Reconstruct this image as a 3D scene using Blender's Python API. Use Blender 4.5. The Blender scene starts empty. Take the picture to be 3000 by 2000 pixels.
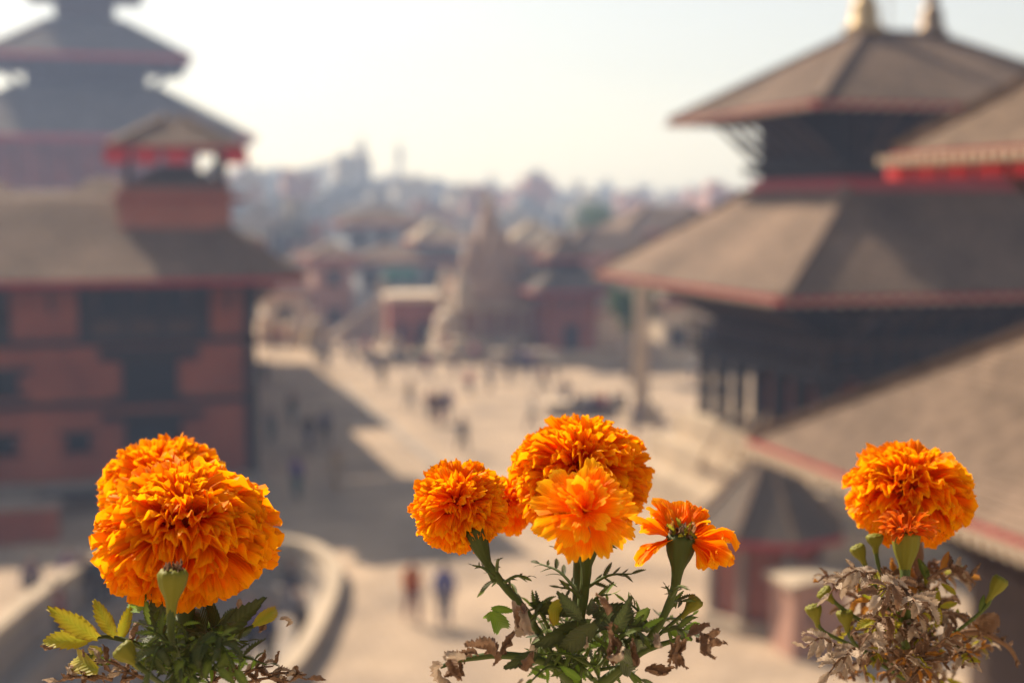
import bpy, math, random
from mathutils import Vector, Matrix, Quaternion, noise

# ------------------------------------------------------------------ camera, sky, sun, exposure
SC = bpy.context.scene
COL = SC.collection
CAM_Z = 10.8
FPX = 3000 * 50 / 36.0                    # focal length in photograph pixels
PITCH = math.atan(410 / FPX)
FOCUS = 0.58

cam_data = bpy.data.cameras.new('camera')
cam_data.lens = 50
cam_data.sensor_width = 36
cam_data.clip_start = 0.02
cam_data.clip_end = 6000
cam_data.dof.use_dof = True
cam_data.dof.focus_distance = FOCUS
cam_data.dof.aperture_fstop = 7.0
cam = bpy.data.objects.new('camera', cam_data)
COL.objects.link(cam)
cam.location = (0, 0, CAM_Z)
cam.rotation_euler = (math.pi / 2 - PITCH, 0, 0)
SC.camera = cam

SUN_DIR = Vector((-0.86, 0.91, 1.04)).normalized()      # towards the sun
SUN_EL = math.asin(SUN_DIR.z)
SUN_AZ = math.atan2(SUN_DIR.x, SUN_DIR.y)              # from +Y, clockwise

world = bpy.data.worlds.new('World')
SC.world = world
world.use_nodes = True
wn = world.node_tree.nodes
wl = world.node_tree.links
for n in list(wn):
    wn.remove(n)
wo = wn.new('ShaderNodeOutputWorld')
wb = wn.new('ShaderNodeBackground')
ws = wn.new('ShaderNodeTexSky')
ws.sky_type = 'NISHITA'
ws.sun_disc = False
ws.sun_elevation = SUN_EL
ws.sun_rotation = SUN_AZ
ws.air_density = 1.2
ws.dust_density = 3.0
ws.ozone_density = 1.0
ws.altitude = 1300
wb.inputs['Strength'].default_value = 0.078
hs = wn.new('ShaderNodeHueSaturation')                  # a milky, dust-laden sky
hs.inputs['Saturation'].default_value = 0.32
wl.new(ws.outputs[0], hs.inputs['Color'])
wl.new(hs.outputs[0], wb.inputs[0])
wl.new(wb.outputs[0], wo.inputs[0])

sun_data = bpy.data.lights.new('sun', 'SUN')
sun_data.energy = 5.0
sun_data.angle = math.radians(0.6)
sun_data.color = (1.0, 0.86, 0.68)
sun = bpy.data.objects.new('sun', sun_data)
COL.objects.link(sun)
sun.rotation_euler = SUN_DIR.to_track_quat('Z', 'Y').to_euler()

SC.view_settings.view_transform = 'Standard'
SC.view_settings.look = 'None'
SC.view_settings.exposure = 0.78
SC.view_settings.gamma = 1.0
SC.view_settings.use_curve_mapping = False
SC.render.engine = 'CYCLES'
SC.cycles.use_denoising = True
SC.cycles.max_bounces = 10
SC.cycles.diffuse_bounces = 7
SC.cycles.transmission_bounces = 6
SC.cycles.volume_bounces = 0
SC.cycles.sample_clamp_indirect = 6.0
SC.cycles.caustics_reflective = False
SC.cycles.caustics_refractive = False

# ------------------------------------------------------------------ helpers
R = random.Random(7)
W = {}                                     # world matrices by object name
FWD = Vector((0, math.cos(PITCH), -math.sin(PITCH)))
RIGHT = Vector((1, 0, 0))
UP = Vector((0, math.sin(PITCH), math.cos(PITCH)))
CAMP = Vector((0, 0, CAM_Z))


def at(x, y, d):
    """world point whose image is the pixel (x, y) at depth d metres"""
    return CAMP + (FWD + RIGHT * ((x - 1500) / FPX) - UP * ((y - 1000) / FPX)) * d


def ground_at(x, y, z=0.0):
    r = FWD + RIGHT * ((x - 1500) / FPX) - UP * ((y - 1000) / FPX)
    t = (z - CAM_Z) / r.z
    return CAMP + r * t


def add(name, mesh, parent=None, M=None, mat=None, label=None, cat=None, group=None, kind=None):
    """link an object; M is its world matrix (default: the parent's)"""
    o = bpy.data.objects.new(name, mesh)
    COL.objects.link(o)
    pm = W[parent.name] if parent is not None else Matrix()
    if M is None:
        M = pm
    if parent is not None:
        o.parent = parent
        o.matrix_basis = pm.inverted() @ M
    else:
        o.matrix_basis = M
    W[o.name] = M
    if mat is not None and mesh is not None:
        if len(mesh.materials) == 0:
            mesh.materials.append(mat)
        elif mesh.materials[0] is not mat:
            o.material_slots[0].link = 'OBJECT'
            o.material_slots[0].material = mat
    if label:
        o['label'] = label
    if cat:
        o['category'] = cat
    if group:
        o['group'] = group
    if kind:
        o['kind'] = kind
    return o


def empty(name, loc, rz, label, cat, group=None):
    M = Matrix.Translation(Vector(loc)) @ Matrix.Rotation(rz, 4, 'Z')
    o = add(name, None, None, M, None, label, cat, group)
    o.empty_display_size = 0.2
    return o


class MB:
    """collects shapes for one mesh"""

    def __init__(s):
        s.v = []
        s.f = []

    def box(s, x0, x1, y0, y1, z0, z1):
        b = len(s.v)
        s.v += [(x0, y0, z0), (x1, y0, z0), (x1, y1, z0), (x0, y1, z0),
                (x0, y0, z1), (x1, y0, z1), (x1, y1, z1), (x0, y1, z1)]
        s.f += [tuple(b + i for i in q) for q in
                ((0, 3, 2, 1), (4, 5, 6, 7), (0, 1, 5, 4), (1, 2, 6, 5), (2, 3, 7, 6), (3, 0, 4, 7))]
        return s

    def frustum(s, a0, b0, z0, a1, b1, z1, cx=0, cy=0):
        """a = half size in x, b = half size in y"""
        b = len(s.v)
        for (p, q, z) in ((a0, b0, z0), (a1, b1, z1)):
            s.v += [(cx - p, cy - q, z), (cx + p, cy - q, z), (cx + p, cy + q, z), (cx - p, cy + q, z)]
        s.f += [tuple(b + i for i in q) for q in
                ((0, 3, 2, 1), (4, 5, 6, 7), (0, 1, 5, 4), (1, 2, 6, 5), (2, 3, 7, 6), (3, 0, 4, 7))]
        return s

    def beam(s, p, q, w, h, up=Vector((0, 0, 1)), taper=1.0):
        p = Vector(p)
        q = Vector(q)
        d = (q - p).normalized()
        x = d.cross(up)
        if x.length < 1e-4:
            x = d.cross(Vector((1, 0, 0)))
        x.normalize()
        y = x.cross(d)
        b = len(s.v)
        for c, k in ((p, 1.0), (q, taper)):
            for sx, sy in ((-1, -1), (1, -1), (1, 1), (-1, 1)):
                s.v.append(tuple(c + x * (sx * w * k / 2) + y * (sy * h * k / 2)))
        s.f += [tuple(b + i for i in q) for q in
                ((0, 3, 2, 1), (4, 5, 6, 7), (0, 1, 5, 4), (1, 2, 6, 5), (2, 3, 7, 6), (3, 0, 4, 7))]
        return s

    def lathe(s, prof, n=16, cx=0, cy=0, sq=None, cap=True):
        """prof: (radius, z); sq: superellipse exponent for a squarish plan"""
        b = len(s.v)
        for r, z in prof:
            for i in range(n):
                a = 2 * math.pi * i / n
                c, d = math.cos(a), math.sin(a)
                k = 1.0 if sq is None else 1.0 / ((abs(c) ** sq + abs(d) ** sq) ** (1 / sq))
                s.v.append((cx + r * c * k, cy + r * d * k, z))
        for j in range(len(prof) - 1):
            for i in range(n):
                i2 = (i + 1) % n
                s.f.append((b + j * n + i, b + j * n + i2, b + (j + 1) * n + i2, b + (j + 1) * n + i))
        if cap:
            s.f.append(tuple(b + i for i in reversed(range(n))))
            s.f.append(tuple(b + (len(prof) - 1) * n + i for i in range(n)))
        return s

    def tube(s, pts, rad, n=8):
        pts = [Vector(p) for p in pts]
        b = len(s.v)
        ref = Vector((0.3, 0.9, 0.2)).normalized()
        for i, p in enumerate(pts):
            d = (pts[min(i + 1, len(pts) - 1)] - pts[max(i - 1, 0)]).normalized()
            x = d.cross(ref)
            if x.length < 0.05:
                x = d.cross(Vector((1, 0, 0)))
            x.normalize()
            y = d.cross(x)
            r = rad[i] if isinstance(rad, (list, tuple)) else rad
            for k in range(n):
                a = 2 * math.pi * k / n
                s.v.append(tuple(p + x * (r * math.cos(a)) + y * (r * math.sin(a))))
        for j in range(len(pts) - 1):
            for k in range(n):
                k2 = (k + 1) % n
                s.f.append((b + j * n + k, b + (j + 1) * n + k, b + (j + 1) * n + k2, b + j * n + k2))
        s.f.append(tuple(b + k for k in range(n)))
        s.f.append(tuple(b + (len(pts) - 1) * n + k for k in reversed(range(n))))
        return s

    def mesh(s, name='m', smooth=False):
        me = bpy.data.meshes.new(name)
        me.from_pydata([tuple(v) for v in s.v], [], s.f)
        me.update()
        if smooth:
            me.polygons.foreach_set('use_smooth', [True] * len(me.polygons))
        return me

    def build(s, name, mat, parent=None, smooth=False, **kw):
        return add(name, s.mesh(name, smooth), parent, None, mat, **kw)


def spline(pts, n=6):
    """Catmull-Rom through the points"""
    pts = [Vector(p) for p in pts]
    P = [pts[0] * 2 - pts[1]] + pts + [pts[-1] * 2 - pts[-2]]
    out = []
    for i in range(1, len(P) - 2):
        for k in range(n):
            t = k / n
            a, b, c, d = P[i - 1], P[i], P[i + 1], P[i + 2]
            out.append(0.5 * ((2 * b) + (c - a) * t + (2 * a - 5 * b + 4 * c - d) * t * t + (3 * b - a - 3 * c + d) * t ** 3))
    out.append(pts[-1])
    return out


# ------------------------------------------------------------------ materials
def mat_base(name, rough=0.8):
    m = bpy.data.materials.new(name)
    m.use_nodes = True
    nt = m.node_tree
    b = nt.nodes['Principled BSDF']
    b.inputs['Roughness'].default_value = rough
    b.inputs['Specular IOR Level'].default_value = 0.25
    return m, nt, b


def surf(name, col, rough=0.85, var=0.35, scale=1.5, bump=0.0, spec=0.25, metal=0.0, fine=14.0):
    """a worn surface: the base colour varied by two noises, with a fine relief"""
    m, nt, b = mat_base(name, rough)
    N, L = nt.nodes, nt.links
    tc = N.new('ShaderNodeTexCoord')
    n1 = N.new('ShaderNodeTexNoise')
    n1.inputs['Scale'].default_value = scale
    n1.inputs['Detail'].default_value = 6
    n2 = N.new('ShaderNodeTexNoise')
    n2.inputs['Scale'].default_value = scale * fine
    n2.inputs['Detail'].default_value = 3
    L.new(tc.outputs['Object'], n1.inputs['Vector'])
    L.new(tc.outputs['Object'], n2.inputs['Vector'])
    r = N.new('ShaderNodeValToRGB')
    d = tuple(c * (1 - var) for c in col)
    l = tuple(min(1, c * (1 + var)) for c in col)
    r.color_ramp.elements[0].position = 0.3
    r.color_ramp.elements[1].position = 0.7
    r.color_ramp.elements[0].color = (*d, 1)
    r.color_ramp.elements[1].color = (*l, 1)
    mx = N.new('ShaderNodeMath')
    mx.operation = 'MULTIPLY_ADD'
    mx.inputs[1].default_value = 0.45
    L.new(n2.outputs[0], mx.inputs[0])
    mm = N.new('ShaderNodeMath')
    mm.operation = 'MULTIPLY'
    mm.inputs[1].default_value = 0.55
    L.new(n1.outputs[0], mm.inputs[0])
    L.new(mm.outputs[0], mx.inputs[2])
    L.new(mx.outputs[0], r.inputs[0])
    L.new(r.outputs[0], b.inputs['Base Color'])
    b.inputs['Specular IOR Level'].default_value = spec
    b.inputs['Metallic'].default_value = metal
    if bump:
        bp = N.new('ShaderNodeBump')
        bp.inputs['Strength'].default_value = bump
        bp.inputs['Distance'].default_value = 0.02
        L.new(n2.outputs[0], bp.inputs['Height'])
        L.new(bp.outputs[0], b.inputs['Normal'])
    return m


def brick_mat(name, c1, c2, mortar, scale=1.0, bw=0.24, bh=0.07, ms=0.012, axis='XZ'):
    m, nt, b = mat_base(name, 0.9)
    N, L = nt.nodes, nt.links
    tc = N.new('ShaderNodeTexCoord')
    sp = N.new('ShaderNodeSeparateXYZ')
    cb = N.new('ShaderNodeCombineXYZ')
    L.new(tc.outputs['Object'], sp.inputs[0])
    if axis == 'XZ':
        ad = N.new('ShaderNodeMath')
        L.new(sp.outputs[0], ad.inputs[0])
        L.new(sp.outputs[1], ad.inputs[1])
        L.new(ad.outputs[0], cb.inputs[0])
        L.new(sp.outputs[2], cb.inputs[1])
    else:
        L.new(sp.outputs[0], cb.inputs[0])
        L.new(sp.outputs[1], cb.inputs[1])
    br = N.new('ShaderNodeTexBrick')
    br.inputs['Scale'].default_value = scale
    br.inputs['Brick Width'].default_value = bw
    br.inputs['Row Height'].default_value = bh
    br.inputs['Mortar Size'].default_value = ms
    br.inputs['Color1'].default_value = (*c1, 1)
    br.inputs['Color2'].default_value = (*c2, 1)
    br.inputs['Mortar'].default_value = (*mortar, 1)
    L.new(cb.outputs[0], br.inputs['Vector'])
    n1 = N.new('ShaderNodeTexNoise')
    n1.inputs['Scale'].default_value = 0.35
    n1.inputs['Detail'].default_value = 7
    L.new(tc.outputs['Object'], n1.inputs['Vector'])
    r = N.new('ShaderNodeValToRGB')
    r.color_ramp.elements[0].position = 0.32
    r.color_ramp.elements[1].position = 0.68
    r.color_ramp.elements[0].color = (0.62, 0.62, 0.64, 1)
    r.color_ramp.elements[1].color = (1.12, 1.08, 1.04, 1)
    L.new(n1.outputs[0], r.inputs[0])
    mx = N.new('ShaderNodeMix')
    mx.data_type = 'RGBA'
    mx.blend_type = 'MULTIPLY'
    mx.inputs[0].default_value = 1
    L.new(br.outputs[0], mx.inputs[6])
    L.new(r.outputs[0], mx.inputs[7])
    L.new(mx.outputs[2], b.inputs['Base Color'])
    bp = N.new('ShaderNodeBump')
    bp.inputs['Strength'].default_value = 0.4
    bp.inputs['Distance'].default_value = 0.01
    L.new(br.outputs['Fac'], bp.inputs['Height'])
    bp.invert = True
    L.new(bp.outputs[0], b.inputs['Normal'])
    return m


M = {}
M['brick'] = brick_mat('red_brick', (0.42, 0.105, 0.065), (0.33, 0.08, 0.05), (0.22, 0.12, 0.085))
M['brick_bright'] = brick_mat('orange_brick', (0.48, 0.14, 0.09), (0.38, 0.11, 0.07), (0.3, 0.18, 0.13))
M['paving'] = brick_mat('stone_paving', (0.45, 0.345, 0.255), (0.385, 0.295, 0.215), (0.27, 0.2, 0.145), bw=0.55, bh=0.4, ms=0.02, axis='XY')
M['wood'] = surf('dark_carved_timber', (0.03, 0.022, 0.019), 0.75, 0.4, 3, 0.3)
M['wood_brown'] = surf('weathered_timber', (0.075, 0.048, 0.036), 0.8, 0.4, 3, 0.3)
M['opening'] = surf('unlit_opening', (0.012, 0.014, 0.018), 0.6, 0.2, 2)
M['red'] = surf('red_painted_board', (0.34, 0.045, 0.045), 0.6, 0.25, 4)
M['red_cloth'] = surf('red_valance_cloth', (0.55, 0.035, 0.035), 0.8, 0.2, 4)
M['tile'] = surf('dusty_clay_roof_tile', (0.20, 0.138, 0.10), 0.9, 0.55, 0.32, 0.3)
M['tile_grey'] = surf('grey_clay_roof_tile', (0.14, 0.11, 0.09), 0.9, 0.4, 0.6, 0.3)
M['stone'] = surf('pale_sandstone', (0.43, 0.34, 0.25), 0.9, 0.36, 0.8, 0.3)
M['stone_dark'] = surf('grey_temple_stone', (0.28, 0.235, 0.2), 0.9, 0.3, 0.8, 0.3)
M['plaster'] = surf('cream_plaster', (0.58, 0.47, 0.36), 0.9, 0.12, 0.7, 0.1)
M['gold'] = surf('gilded_copper', (0.42, 0.30, 0.15), 0.5, 0.25, 4, 0.1, 0.5, 0.35)
M['bronze'] = surf('dull_bronze', (0.24, 0.17, 0.11), 0.5, 0.3, 4, 0.1, 0.5, 0.6)
M['earth'] = surf('dusty_ground', (0.3, 0.25, 0.2), 0.95, 0.25, 0.02, 0.1)
M['concrete'] = surf('city_concrete', (0.36, 0.34, 0.32), 0.9, 0.2, 0.15, 0)
M['city_brick'] = surf('city_brick', (0.34, 0.19, 0.15), 0.9, 0.2, 0.15, 0)
M['city_pink'] = surf('city_pink_paint', (0.5, 0.3, 0.27), 0.9, 0.15, 0.15, 0)
M['city_cream'] = surf('city_cream_paint', (0.52, 0.46, 0.38), 0.9, 0.15, 0.15, 0)
M['city_blue'] = surf('city_grey_blue_paint', (0.3, 0.33, 0.38), 0.9, 0.15, 0.15, 0)
M['glass_dark'] = surf('dark_window', (0.03, 0.04, 0.05), 0.2, 0.2, 1, 0, 0.5)
M['green_cloth'] = surf('green_awning_cloth', (0.08, 0.22, 0.17), 0.8, 0.15, 2)
M['black_plastic'] = surf('black_tank_plastic', (0.02, 0.02, 0.022), 0.5, 0.2, 2)
M['steel'] = surf('galvanised_steel', (0.35, 0.36, 0.37), 0.5, 0.2, 2, 0, 0.5, 0.4)
M['kiosk'] = surf('pinkish_render', (0.42, 0.24, 0.18), 0.9, 0.2, 1.5, 0.1)
M['temple_stone'] = surf('warm_temple_stone', (0.36, 0.245, 0.18), 0.9, 0.35, 0.8, 0.3)
M['bark'] = surf('tree_bark', (0.12, 0.085, 0.06), 0.9, 0.3, 6, 0.4)

# ------------------------------------------------------------------ ground
TH = math.radians(16)                      # the square's grid turns 16 degrees against the view
U = Vector((math.cos(TH), math.sin(TH), 0))
V = Vector((-math.sin(TH), math.cos(TH), 0))
FC = Vector((-8.75, 35.2, 0))               # middle of the sunken fountain


def basin(k, n, rx, ry):
    a = 2 * math.pi * k / n
    c, d = math.cos(a), math.sin(a)
    return math.copysign(abs(c) ** 0.7, c) * rx, math.copysign(abs(d) ** 0.7, d) * ry


def sheet_with_hole(name, radius, z, mat, rot):
    """one flat sheet, pierced where the fountain basin sinks into it"""
    mb = MB()
    n = 96
    for k in range(n):
        x, y = basin(k, n, 3.75, 8.0)
        a = math.atan2(y, x)
        mb.v += [(FC.x + x, FC.y + y, z), (FC.x + radius * math.cos(a), FC.y + radius * math.sin(a), z)]
    for k in range(n):
        a, b = 2 * k, 2 * ((k + 1) % n)
        mb.f.append((a, a + 1, b + 1, b))
    Rm = Matrix.Rotation(-rot, 4, 'Z')
    mb.v = [tuple(Rm @ Vector(p)) for p in mb.v]
    add(name, mb.mesh(name), None, Matrix.Rotation(rot, 4, 'Z'), mat, kind='structure')


sheet_with_hole('ground', 5000, 0.0, M['earth'], 0.0)
sheet_with_hole('square_paving', 115, 0.004, M['paving'], TH)
# the parapet the flowers grow on, just under the picture
par = MB().box(-1.6, 1.6, 0.42, 0.9, CAM_Z - 0.55, CAM_Z - 0.36)
par.build('terrace_parapet', M['plaster'], kind='structure')
MB().box(-4, 4, -3.2, 0.4, CAM_Z - 1.6, CAM_Z - 1.45).build('bounce_floor', M['plaster'], kind='structure')  # unseen pale floor, added to bounce sunlight up onto the flowers
MB().box(-4, 4, -3.4, -3.2, CAM_Z - 1.6, CAM_Z + 1.3).build('bounce_wall', M['plaster'], kind='structure')  # unseen pale wall behind the camera, added as fill for the blooms


# ------------------------------------------------------------------ roofs and walls
def tile_face(mb, A, B, C, D, ts, rng):
    """lay overlapping tiles on the roof face A-B (eave) to D-C (top)"""
    A, B, C, D = (Vector(p) for p in (A, B, C, D))
    n = (B - A).cross(D - A).normalized()
    slope = ((C + D) / 2 - (A + B) / 2).length
    rows = max(2, int(slope / (ts * 1.15)))
    for r in range(rows):
        t0, t1 = r / rows, (r + 1.25) / rows
        t1 = min(t1, 1)
        l0, l1 = A.lerp(D, t0), A.lerp(D, t1)
        r0, r1 = B.lerp(C, t0), B.lerp(C, t1)
        w = (r0 - l0).length
        k = max(1, int(w / ts))
        sh = 0.5 / k if r % 2 else 0
        for i in range(k):
            a, b = i / k + sh, (i + 0.94) / k + sh
            b = min(b, 1)
            if a >= 1:
                continue
            h = ts * (0.16 + 0.08 * rng.random())
            c = len(mb.v)
            mb.v += [tuple(l0.lerp(r0, a) + n * h), tuple(l0.lerp(r0, b) + n * (h * rng.uniform(0.8, 1.2))),
                     tuple(l1.lerp(r1, b) + n * (0.02 * ts)), tuple(l1.lerp(r1, a) + n * (0.02 * ts)),
                     tuple(l0.lerp(r0, a) + n * 0.004), tuple(l0.lerp(r0, b) + n * 0.004)]
            mb.f += [(c, c + 1, c + 2, c + 3), (c + 4, c + 5, c + 1, c)]


STRUT = MB().beam((0, 0, 0), (0, 0, 0.3), 0.16, 0.12).beam((0, 0, 0.3), (0, 0.02, 0.62), 0.2, 0.16).beam(
    (0, 0.02, 0.62), (0, 0, 1), 0.14, 0.11).mesh('strut')
RAFTER = MB().box(-0.05, 0.05, -0.22, 0.22, -0.06, 0.06).mesh('rafter_end')


def hip_roof(par, cx, cy, a, b, z0, a1, b1, z1, mat, ts, rng, name='roof', thick=0.16, fascia=0.22, rafters=0.0,
             fmat=None, rmat=None, cap=True, sides=(0, 1, 2, 3)):
    """a pagoda roof: boarded deck > tiles, red fascia boards, hip ridges, rafter ends"""
    deck = MB()
    c = deck.v
    for (p, q, z) in ((a, b, z0 - thick), (a, b, z0), (a1, b1, z1), (a1, b1, z1 - thick * 0.6)):
        c += [(cx - p, cy - q, z), (cx + p, cy - q, z), (cx + p, cy + q, z), (cx - p, cy + q, z)]
    for r in range(3):
        for i in range(4):
            j = (i + 1) % 4
            deck.f.append((r * 4 + i, r * 4 + j, r * 4 + 4 + j, r * 4 + 4 + i))
    for i in range(4):
        j = (i + 1) % 4
        deck.f.append((12 + i, 12 + j, j, i))
    deck.f.append((8, 9, 10, 11))
    d = deck.build(name, M['wood_brown'], par)
    E = [Vector((cx - a, cy - b, z0)), Vector((cx + a, cy - b, z0)), Vector((cx + a, cy + b, z0)), Vector((cx - a, cy + b, z0))]
    T = [Vector((cx - a1, cy - b1, z1)), Vector((cx + a1, cy - b1, z1)), Vector((cx + a1, cy + b1, z1)), Vector((cx - a1, cy + b1, z1))]
    tl = MB()
    for i in sides:
        j = (i + 1) % 4
        tile_face(tl, E[i], E[j], T[j], T[i], ts, rng)
    tl.build('roof_tiles', mat, d, kind='stuff')
    out = [Vector((0, -1, 0)), Vector((1, 0, 0)), Vector((0, 1, 0)), Vector((-1, 0, 0))]
    for i in sides:
        j = (i + 1) % 4
        p, q = E[i] + out[i] * 0.03, E[j] + out[i] * 0.03
        p = p + (p - q).normalized() * 0.03
        q = q + (q - p).normalized() * 0.03
        zc = Vector((0, 0, -thick * 0.5 - 0.02))
        MB().beam(p + zc, q + zc, 0.06, fascia).build('fascia_board', fmat or M['red'], d)
        if rafters:
            n = int((q - p).length / rafters)
            for k in range(n):
                pos = p.lerp(q, (k + 0.5) / n) + Vector((0, 0, -thick * 0.5 - fascia * 0.55)) + out[i] * 0.05
                Mx = W[par.name] @ Matrix.Translation(pos) @ Matrix.Rotation(math.atan2(out[i].x, -out[i].y), 4, 'Z')
                add('rafter_end', RAFTER, d, Mx, rmat or M['stone'])
    if cap:
        for i in range(4):
            if not (i in sides or (i - 1) % 4 in sides):
                continue
            MB().beam(E[i] + Vector((0, 0, 0.05)), T[i] + Vector((0, 0, 0.08)), 0.3 * ts / 0.2 * 0.7 + 0.08, 0.16).build('hip_ridge', mat, d)
    return d


def struts(par, cx, cy, a, b, z0, a1, b1, z1, n, sides=(0, 1, 2, 3), w=1.0):
    """carved struts from the wall (a, b at z0) out to the eave (a1, b1 at z1)"""
    for s in sides:
        for k in range(n):
            t = (k + 0.5) / n * 2 - 1
            if s in (0, 2):
                sg = -1 if s == 0 else 1
                p = Vector((cx + t * a, cy + sg * b, z0))
                q = Vector((cx + t * a, cy + sg * b1, z1))
            else:
                sg = 1 if s == 1 else -1
                p = Vector((cx + sg * a, cy + t * b, z0))
                q = Vector((cx + sg * a1, cy + t * b, z1))
            d = q - p
            rot = d.to_track_quat('Z', 'Y').to_matrix().to_4x4()
            Mx = W[par.name] @ Matrix.Translation(p) @ rot @ Matrix.Diagonal((w, w, d.length, 1))
            add('strut', STRUT, par, Mx, M['wood_brown'])


def window(par, x0, x1, y, z0, z1, bars=3, lintel=0.3, depth=0.14, name='window', fm=None):
    """a timber window on a wall facing -y: dark opening > frame, lintel, sill, lattice bars"""
    w = MB().box(x0, x1, y - 0.03, y + 0.05, z0, z1).build(name, M['opening'], par)
    fm = fm or M['wood']
    t = min(0.16, (x1 - x0) * 0.16)
    MB().box(x0 - t, x0, y - depth, y + 0.04, z0, z1).build('jamb', fm, w)
    MB().box(x1, x1 + t, y - depth, y + 0.04, z0, z1).build('jamb', fm, w)
    MB().box(x0 - lintel - t, x1 + lintel + t, y - depth - 0.06, y + 0.04, z1, z1 + t * 1.3).build('lintel', fm, w)
    MB().box(x0 - lintel * 0.7 - t, x1 + lintel * 0.7 + t, y - depth - 0.1, y + 0.04, z0 - t, z0).build('sill', fm, w)
    for k in range(bars):
        xc = x0 + (x1 - x0) * (k + 1) / (bars + 1)
        MB().box(xc - 0.025, xc + 0.025, y - 0.09, y - 0.031, z0, z1).build('lattice_bar', fm, w)
    return w


def gajur(mat, h, name, par, x, y, z):
    """a temple pinnacle: bell, rings, spike"""
    pr = [(0.55, 0), (0.6, 0.05), (0.42, 0.12), (0.38, 0.3), (0.3, 0.4), (0.17, 0.45), (0.25, 0.5), (0.25, 0.55), (0.13, 0.6),
          (0.2, 0.65), (0.17, 0.7), (0.09, 0.75), (0.11, 0.8), (0.05, 0.86), (0.02, 1.0)]
    m = MB().lathe([(r * h * 0.42, z + k * h) for r, k in pr], 16, x, y)
    return m.build(name, mat, par, True)


def pagoda_wall(par, cx, cy, a, b, z0, z1, mat, name='wall'):
    return MB().box(cx - a, cx + a, cy - b, cy + b, z0, z1).build(name, mat, par)


# ------------------------------------------------------------------ brick palace at the left
rg = random.Random(11)
P0 = Vector((-9.75, 53.3, 0))
pal = empty('brick_palace', P0, TH, 'long red brick palace with dark timber windows beside the shaded square', 'palace')
MB().box(-16, 0, 0, 7, 0.35, 7.9).build('wall', M['brick'], pal)
MB().box(-16.4, 0.4, -0.9, 7.4, 0, 0.349).build('plinth', M['stone_dark'], pal)
MB().box(-16.2, 0.2, -0.5, 7.2, 0.35, 0.62).build('plinth_course', M['stone_dark'], pal)
for z in (5.55, 3.28):
    MB().box(-16.1, 0.12, -0.13, 7.1, z, z + 0.26).build('cornice', M['wood'], pal)
MB().box(-16.1, 0.12, -0.16, 7.1, 7.62, 7.9).build('cornice', M['wood'], pal)
MB().box(-0.35, 0.09, -0.09, 0.3, 0.62, 7.62).build('corner_post', M['wood'], pal)
# top floor: broad bay of three openings, with a lower carved panel
bay = MB().box(-6.3, -1.55, -0.12, 0.02, 5.82, 7.6).build('window_bay', M['wood'], pal)
for xc in (-5.25, -3.95, -2.65):
    window(pal, xc - 0.38, xc + 0.38, -0.13, 6.78, 7.42, 2, 0.1)
    MB().box(xc - 0.5, xc + 0.5, -0.19, -0.121, 5.95, 6.45).build('carved_panel', M['wood_brown'], bay)
bay2 = MB().box(-12.6, -8.6, -0.12, 0.02, 5.82, 7.6).build('window_bay', M['wood'], pal)
for xc in (-11.7, -10.6, -9.4):
    window(pal, xc - 0.38, xc + 0.38, -0.13, 6.78, 7.42, 2, 0.1)
# middle floor
window(pal, -4.65, -2.95, 0, 3.62, 4.98, 5, 0.75, 0.22)
MB().box(-5.6, -2.0, -0.3, 0.02, 5.2, 5.45).build('window_canopy', M['wood'], pal)
window(pal, -9.6, -8.55, 0, 3.9, 4.6, 3, 0.4)
window(pal, -13.2, -12.2, 0, 3.9, 4.6, 3, 0.4)
# ground floor
dr = MB().box(-4.5, -2.95, -0.04, 0.05, 0.62, 2.75).build('door', M['opening'], pal)
MB().box(-4.75, -4.5, -0.2, 0.03, 0.62, 2.75).build('door_jamb', M['wood'], dr)
MB().box(-2.95, -2.7, -0.2, 0.03, 0.62, 2.75).build('door_jamb', M['wood'], dr)
MB().box(-5.6, -1.9, -0.28, 0.03, 2.75, 3.05).build('lintel', M['wood'], dr)
for xc in (-6.4, -9.0, -11.6):
    window(pal, xc - 0.32, xc + 0.32, 0, 1.75, 2.3, 2, 0.25)
hip_roof(pal, -8, 3.5, 9.7, 5.2, 8.05, 5.4, 0.15, 10.95, M['tile'], 0.22, rg, thick=0.2, fascia=0.2, sides=(0, 1))
struts(pal, -8, 3.5, 7.9, 3.5, 6.7, 9.4, 4.95, 7.95, 10, (0,), 0.9)
struts(pal, -8, 3.5, 8.0, 3.3, 6.7, 9.4, 4.95, 7.95, 4, (1,), 0.9)

# tower pavilion on the palace roof
tw = empty('roof_pavilion', P0 - U * 2.6 + V * 2.9, TH, 'square red brick tower with open pavilion roof above the palace', 'tower')
MB().box(-2.15, 2.0, -1.6, 1.6, 7.0, 11.35).build('wall', M['brick_bright'], tw)
MB().box(-2.3, 2.55, -1.9, 1.9, 10.75, 11.05).build('cornice', M['brick'], tw)
MB().frustum(2.05, 1.7, 11.36, 0.5, 0.3, 12.15).build('skirt_roof', M['tile_grey'], tw)
for sx in (-1.75, 1.75):
    for sy in (-1.35, 1.35):
        MB().box(sx - 0.1, sx + 0.1, sy - 0.1, sy + 0.1, 11.36, 12.7).build('post', M['wood'], tw)
hip_roof(tw, 0, 0, 2.45, 2.1, 12.85, 0.35, 0.1, 13.95, M['tile'], 0.2, rg, thick=0.14, fascia=0.18)
for k in range(5):
    x = -2.2 + k * 1.1
    if k == 3:
        continue
    MB().beam((x - 0.42, -1.98, 12.45), (x + 0.42, -1.98, 12.45), 0.04, 0.5).build('red_valance', M['red_cloth'], tw)
for k in range(4):
    y = -1.5 + k
    MB().box(-2.36, -2.32, y - 0.35, y + 0.35, 12.2, 12.68).build('red_valance', M['red_cloth'], tw)
gajur(M['bronze'], 0.5, 'pinnacle', tw, 0, 0, 13.9)

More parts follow.
